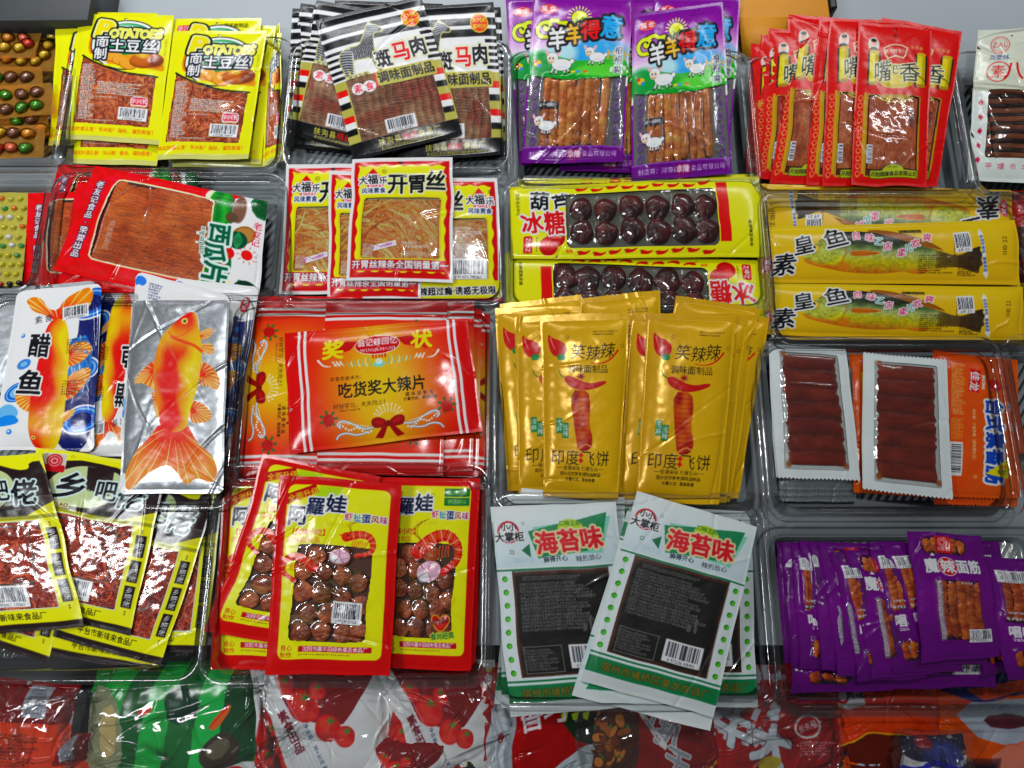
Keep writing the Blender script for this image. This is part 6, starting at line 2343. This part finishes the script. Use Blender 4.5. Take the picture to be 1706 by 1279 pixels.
packet('goldfish_foil_packet', silver_fish, [(221, 500), (382, 500), (371, 822), (198, 822)], (50, 44), 'silver foil packet with one large orange goldfish swimming upward', group=g, seed=96, film='foil', wr=.75, crease=9)

# award certificate packets
g, n_ = 'red and yellow award certificate packets', 'certificate_packet'
packet(n_, award, [(590, 492), (580, 800), (378, 797), (404, 500)], (16, 12), 'certificate packet at the bottom left, a thin edge showing', group=g, seed=101, dens=.6, ztwist=(0, 0))
packet(n_, award, [(604, 492), (594, 797), (400, 795), (408, 493)], (22, 18), 'certificate packet turned upright on the left with its bow showing', group=g, seed=102, dens=.9)
packet(n_, award, [(550, 790), (543, 503), (790, 500), (788, 786)], (17, 17), 'certificate packet upright at the right, its white lines at the top', group=g, seed=103, dens=.7)
packet(n_, award, [(527, 792), (543, 504), (745, 500), (738, 792)], (24, 22), 'certificate packet upright in the middle under the whole one', group=g, seed=104, dens=.8)
packet(n_, award, [(640, 790), (640, 522), (817, 522), (813, 796)], (12, 12), 'certificate packet lowest at the far right of its tray', group=g, seed=105, dens=.6)
packet(n_, award, [(610, 794), (616, 512), (802, 512), (796, 794)], (15, 14), 'certificate packet second lowest at the right of its tray', group=g, seed=106, dens=.6)
packet(n_, award, [(472, 555), (777, 530), (804, 718), (483, 756)], (38, 32), 'whole certificate packet lying sideways on top of the pile', group=g, seed=107, wr=.75, puff=5)

# golden sachets
g, n_ = 'golden sachets with a red chilli', 'golden_sachet'
kw = dict(group=g, film='gold', puff=6.0, wr=.42, seal=12, crease=5)
s_a = packet(n_, gold_sachet, [(832, 504), (968, 489), (980, 790), (850, 800)], (39, 12), 'golden sachet at the back left, its pinked top edge showing', seed=111, dens=.6, **kw)
packet(n_, gold_sachet, [(966, 496), (1101, 481), (1104, 790), (968, 800)], (38, 12), 'golden sachet at the back middle, its top edge highest', seed=112, dens=.6, **kw)
packet(n_, gold_sachet, [(1124, 491), (1266, 511), (1226, 800), (1084, 800)], (39, 12), 'golden sachet at the back right, its top edge slanting', seed=113, dens=.6, **kw)
packet(n_, gold_sachet, [(1136, 524), (1282, 528), (1230, 832), (1086, 830)], (38, 10), 'golden sachet furthest right in the fan', seed=114, dens=.7, **kw)
packet(n_, gold_sachet, [(1118, 520), (1265, 522), (1217, 836), (1074, 834)], (41, 16), 'golden sachet second from the right in the fan', seed=115, dens=.7, **kw)
packet(n_, gold_sachet, [(1100, 526), (1247, 530), (1208, 839), (1066, 834)], (44, 21), 'golden sachet third from the right in the fan', seed=116, dens=.8, **kw)
packet(n_, gold_sachet, [(822, 512), (966, 508), (984, 814), (848, 819)], (40, 15), 'golden sachet furthest left, leaning, half its pepper showing', seed=117, dens=.9, **kw)
packet(n_, gold_sachet, [(858, 526), (1004, 520), (992, 824), (862, 823)], (44, 21), 'golden sachet second from the left with a green label half showing', seed=118, dens=.9, **kw)
packet(n_, gold_sachet, [(1052, 521), (1200, 521), (1176, 838), (1030, 832)], (45, 22), 'golden sachet squeezed between the two whole ones', seed=119, dens=.8, **kw)
packet(n_, gold_sachet, [(900, 526), (1048, 520), (1029, 834), (905, 828)], (50, 32), 'whole golden sachet on the left of the pair', seed=120, dens=1.0, **kw)
packet(n_, gold_sachet, [(1078, 519), (1226, 525), (1198, 842), (1059, 835)], (51, 32), 'whole golden sachet on the right of the pair', seed=121, dens=1.0, **kw)

# bars and orange packets
g, n_ = 'silver backed packets of brown bars', 'brown_bar_packet'
kw = dict(film='paper', puff=1.6, wr=.3, win='win_clean', food_mat='bar', wave=.5)
o1 = packet('orange_bar_packet', orange_sausage, [(1545, 829), (1421, 822), (1416, 588), (1542, 600)], (16, 16), 'orange packet upside down between the two brown bars', group='orange bar packets', seed=131, film='satin', puff=3.6, wr=.55)
o2 = packet('orange_bar_packet', orange_sausage, [(1560, 592), (1690, 606), (1696, 846), (1556, 842)], (12, 10), 'orange packet underneath, its pinked bottom edge showing', group='orange bar packets', seed=132, film='satin', puff=2, dens=.7)
packet('orange_bar_packet', orange_sausage, [(1553, 582), (1694, 598), (1700, 832), (1546, 828)], (19, 15), 'orange packet on the right with big blue characters', group='orange bar packets', seed=133, film='satin', puff=3.6, wr=.55)
b0 = packet(n_, bean_bar_foil, [(1290, 622), (1424, 628), (1426, 838), (1296, 836)], (10, 8), 'silver packet lowest of the pile under the left bar', group=g, seed=134, dens=.9, **dict(kw, film='foil'))
fan(b0, [('silver packet second from the bottom under the left bar', (-.5, 5, 3), 1), ('silver packet third from the bottom under the left bar', (0, 10, 6), 0)])
packet(n_, bean_bar, [(1281, 570), (1410, 580), (1434, 802), (1289, 797)], (28, 24), 'brown bar on silver backing, left of the two', group=g, seed=135, **kw)
packet(n_, bean_bar, [(1438, 585), (1577, 597), (1588, 834), (1437, 816)], (32, 28), 'brown bar on silver backing, right of the two, over the orange packets', group=g, seed=136, **kw)

# yellow and black shred packets
g, n_ = 'yellow and black red-shred packets', 'red_shred_packet'
packet(n_, spicy_shreds, [(210, 800), (374, 806), (340, 1087), (166, 1080)], (20, 12), 'yellow and black packet at the far right, standing straight, partly hidden', group=g, seed=141, dens=.9)
packet(n_, spicy_shreds, [(-40, 800), (150, 830), (80, 1106), (-110, 1040)], (16, 8), 'yellow and black packet at the bottom left, a yellow corner showing', group=g, seed=142, dens=.6)
packet(n_, spicy_shreds, [(130, 800), (330, 850), (262, 1122), (80, 1090)], (16, 8), 'yellow and black packet lowest in front, only its bottom edge showing', group=g, seed=143, dens=.6)
packet(n_, spicy_shreds, [(168, 774), (366, 812), (265, 1108), (86, 1060)], (27, 17), 'yellow and black packet turned clockwise, third from the left', group=g, seed=144, wr=.6)
packet(n_, spicy_shreds, [(66, 746), (284, 776), (216, 1060), (10, 1006)], (35, 24), 'yellow and black packet second from the left, its barcode in view', group=g, seed=145, wr=.6, wave=1.8)
packet(n_, spicy_shreds, [(-128, 770), (70, 754), (139, 1044), (-80, 1062)], (42, 30), 'yellow and black packet on top, cut off by the left edge', group=g, seed=146, wr=.6, wave=1.8)

# shrimp packets
g, n_ = 'red bordered yellow shrimp packets', 'shrimp_packet'
packet(n_, shrimp_ball, [(373, 797), (556, 798), (548, 1122), (350, 1114)], (24, 12), 'shrimp packet lowest on the left, lying straight', group=g, seed=151, dens=.9)
packet(n_, shrimp_ball_back, [(640, 800), (808, 806), (790, 1110), (650, 1110)], (22, 12), 'shrimp packet under the right one, its red edge showing', group=g, seed=152, dens=.6)
packet(n_, shrimp_ball_back, [(620, 795), (801, 797), (785, 1118), (628, 1112)], (34, 22), 'shrimp packet on the right with a pink egg and a red heart', group=g, seed=153, wr=.6, win='win_clean')
packet(n_, shrimp_ball, [(444, 757), (640, 797), (548, 1088), (342, 1052)], (40, 22), 'shrimp packet tilted clockwise on the left, one large shrimp showing', group=g, seed=154, wr=.6, wave=2.0)
packet(n_, shrimp_ball, [(467, 790), (671, 806), (649, 1124), (441, 1123)], (52, 38), 'whole shrimp packet on top in the middle', group=g, seed=155, wr=.7, win='win_clean', crease=8)

# seaweed packets
g, n_ = 'white and green seaweed packets', 'seaweed_packet'
kw = dict(group=g, film='paper', puff=3.8, wr=.5, crease=7)
packet(n_, seaweed, [(1040, 842), (1252, 852), (1262, 1178), (1052, 1180)], (18, 10), 'seaweed packet behind on the right, its green dots showing', seed=161, dens=.9, **kw)
packet(n_, seaweed, [(1030, 838), (1240, 862), (1252, 1166), (1046, 1172)], (13, 6), 'seaweed packet lowest on the right', seed=162, dens=.6, **kw)
packet(n_, seaweed, [(900, 811), (1096, 846), (1030, 1160), (830, 1130)], (17, 8), 'seaweed packet at the back with the highest white corner', seed=163, dens=.6, **kw)
packet(n_, seaweed, [(868, 812), (1066, 832), (1040, 1160), (822, 1172)], (22, 12), 'seaweed packet second in the left pile from the back', seed=164, dens=.6, **kw)
packet(n_, seaweed, [(838, 822), (1038, 828), (1044, 1168), (836, 1180)], (27, 16), 'seaweed packet directly under the left whole one', seed=165, dens=.7, **kw)
packet(n_, seaweed, [(817, 844), (1026, 836), (1060, 1176), (850, 1194)], (35, 23), 'seaweed packet on the left, lying nearly straight', seed=166, **kw)
packet(n_, seaweed, [(1256, 900), (1068, 838), (953, 1158), (1183, 1220)][2:] + [(1256, 900), (1068, 838)], (36, 40), 'seaweed packet upside down under the tilted one, its lower flap showing', seed=167, dens=.8, **kw) if False else \
    packet(n_, seaweed, [(1183, 1219), (953, 1157), (1046, 850), (1246, 900)], (30, 40), 'seaweed packet upside down under the tilted one, its lower flap showing', seed=167, dens=.8, **kw)
packet(n_, seaweed, [(1062, 818), (1262, 877), (1188, 1194), (967, 1134)], (52, 39), 'seaweed packet on top, tilted clockwise, the black slab in full view', seed=168, **kw)

# purple gluten stick packets
g, n_ = 'purple packets of brown sticks', 'purple_stick_packet'
kw = dict(group=g, film='satin', puff=3.0, wr=.4, wave=1.5, win='win_clean')
packet(n_, gluten_stick_back, [(1330, 1000), (1470, 1010), (1486, 1150), (1316, 1156)], (8, 6), 'purple packet lying flat at the bottom left of its tray', seed=171, dens=.6, **kw)
packet(n_, gluten_stick, [(1470, 980), (1640, 990), (1660, 1146), (1480, 1150)], (9, 6), 'purple packet lying flat at the bottom middle, a red tag showing', seed=172, dens=.6, **kw)
packet(n_, gluten_stick_back, [(1610, 900), (1660, 900), (1720, 1110), (1640, 1130)], (16, 12), 'purple packet behind the whole one, its right edge showing', seed=173, dens=.6, **kw)
tops = [(1291, 902), (1301, 903), (1316, 905), (1331, 902), (1352, 903), (1366, 904), (1383, 917), (1408, 913), (1449, 901), (1463, 902)]
bots = [(1302, 1106), (1316, 1112), (1334, 1116), (1362, 1112), (1372, 1118), (1392, 1128), (1432, 1136), (1452, 1130), (1490, 1124), (1530, 1112)]
nth = ('first', 'second', 'third', 'fourth', 'fifth', 'sixth', 'seventh', 'eighth', 'ninth', 'tenth')
for i, (t, b_) in enumerate(zip(tops, bots)):
    fn = gluten_stick if i in (1, 4, 5, 7) else gluten_stick_back
    w = 116
    packet(n_, fn, [t, (t[0] + w, t[1] + 3), (b_[0] + w, b_[1] - 6), b_], (12 + 2.8 * i, 8 + 2.6 * i), 'purple stick packet, %s from the left in the leaning row' % nth[i], seed=180 + i, dens=.75 if i < 6 else .95, **kw)
packet(n_, gluten_stick_back, [(1636, 926), (1760, 930), (1800, 1130), (1678, 1134)], (38, 34), 'purple stick packet at the right edge with a barcode near its top', seed=192, **kw)
packet(n_, gluten_stick, [(1508, 884), (1632, 892), (1672, 1096), (1541, 1108)], (46, 40), 'whole purple stick packet on top with white characters and red tag', seed=193, **kw)

# ---------------------------------------------------------------- bags in front, under the tray edges
kw = dict(puff=13.0, wr=1.7, crease=18, wave=2.5, film='gloss')
F_ = [('orange_food_bag', front_orange, [(-30, 1150), (136, 1166), (100, 1310), (-30, 1310)], -42, 'orange food bag at the bottom left corner'),
      ('green_food_bag', front_green, [(160, 1140), (430, 1120), (450, 1330), (140, 1330)], -44, 'green food bag under crumpled clear plastic'),
      ('tomato_bag', front_tomato, [(416, 1112), (640, 1112), (650, 1300), (430, 1300)], -36, 'white and red tomato bag on the left'),
      ('tomato_bag', front_tomato, [(610, 1230), (760, 1222), (720, 1340), (560, 1340)], -42, 'white and red tomato bag lowest in the middle at the bottom edge'),
      ('tomato_bag', front_tomato, [(628, 1124), (830, 1124), (836, 1300), (650, 1300)], -38, 'white and red tomato bag on the right'),
      ('snack_sachet', front_orange, [(60, 1236), (150, 1220), (176, 1330), (70, 1330)], -52, 'dark orange sachet half hidden between the orange and green bags'),
      ('snack_sachet', front_chili, [(690, 1246), (800, 1216), (840, 1320), (720, 1340)], -50, 'dark red sachet wedged under the right tomato bag at the bottom edge'),
      ('snack_sachet', front_stripe, [(1380, 1228), (1500, 1232), (1506, 1330), (1376, 1330)], -50, 'navy and silver sachet below the orange bag at the bottom edge'),
      ('red_tag_bag', front_hexagon, [(776, 1126), (906, 1140), (900, 1310), (790, 1310)], -40, 'red bag with a pale six sided label and a hang hole'),
      ('chilli_bag', front_chili, [(836, 1160), (1010, 1150), (1000, 1310), (840, 1310)], -38, 'dark red and green bag with big white characters'),
      ('meat_snack_bag', front_meat, [(955, 1160), (1196, 1150), (1206, 1330), (960, 1330)], -44, 'dark red snack bag with grey characters under the seaweed packets'),
      ('red_lettered_bag', front_white_mark, [(1186, 1130), (1412, 1130), (1410, 1310), (1180, 1310)], -42, 'red bag covered with broken silver characters'),
      ('orange_tag_bag', front_orange_tag, [(1384, 1150), (1566, 1146), (1580, 1310), (1380, 1310)], -40, 'orange bag with a small white badge under the purple tray'),
      ('striped_bag', front_stripe, [(1536, 1140), (1740, 1140), (1740, 1310), (1540, 1310)], -46, 'bag striped in navy, orange and silver at the bottom right corner'),
      ('blue_banded_bag', front_blue_cap, [(1500, 1226), (1604, 1222), (1610, 1330), (1496, 1330)], -22, 'white and blue bag in clear wrap at the bottom right')]
for i, (nm, fn, c, z, lb) in enumerate(F_):
    c = [(p[0], p[1] - (26 if i_ < 2 and p[1] < 1200 else 0)) for i_, p in enumerate(c)]
    packet(nm, fn, c, (z + 8, z - 6), lb, cat='food bag', group={'tomato_bag': 'tomato bags', 'snack_sachet': 'sachets wedged in front'}.get(nm), seed=210 + i, dens=.9, **kw)


def clear_sheet():
    s = Print(240, 200, (200, 204, 206))
    s.wrect(-2, -2, 242, 202)
    s.zig('t', 9, 5)
    s.zig('b', 7, 6)
    return s


MAT['wrap'] = window_mat('crumpled_clear_wrap', .06, .02)
for nm, c, z, lb in (('clear_plastic_bag', [(100, 1150), (440, 1120), (470, 1340), (96, 1340)], -26, 'crumpled clear plastic bag over the green food bag'),
                     ('clear_plastic_bag', [(430, 1118), (840, 1118), (850, 1340), (440, 1340)], -18, 'crumpled clear plastic bag over the tomato bags'),
                     ('clear_plastic_bag', [(960, 1150), (1400, 1140), (1410, 1340), (960, 1340)], -24, 'crumpled clear plastic bag over the red lettered bags'),
                     ('clear_plastic_bag', [(-40, 1140), (140, 1150), (120, 1340), (-40, 1340)], -24, 'crumpled clear plastic bag over the orange food bag'),
                     ('clear_plastic_bag', [(1490, 1216), (1616, 1214), (1630, 1340), (1480, 1340)], -8, 'small clear plastic bag wrapped round the white and blue bag')):
    packet(nm, clear_sheet, c, (z + 4, z - 4), lb, cat='plastic bag', group='crumpled clear plastic bags', seed=len(lb), dens=.9, puff=9, wr=2.4, crease=22, win='wrap', backsheet=False, wave=3)

bpy.data.objects.remove(_gob)
for me in list(bpy.data.meshes):
    if me.users == 0:
        bpy.data.meshes.remove(me)
print('objects', len(bpy.data.objects), 'verts', sum(len(m.vertices) for m in bpy.data.meshes))
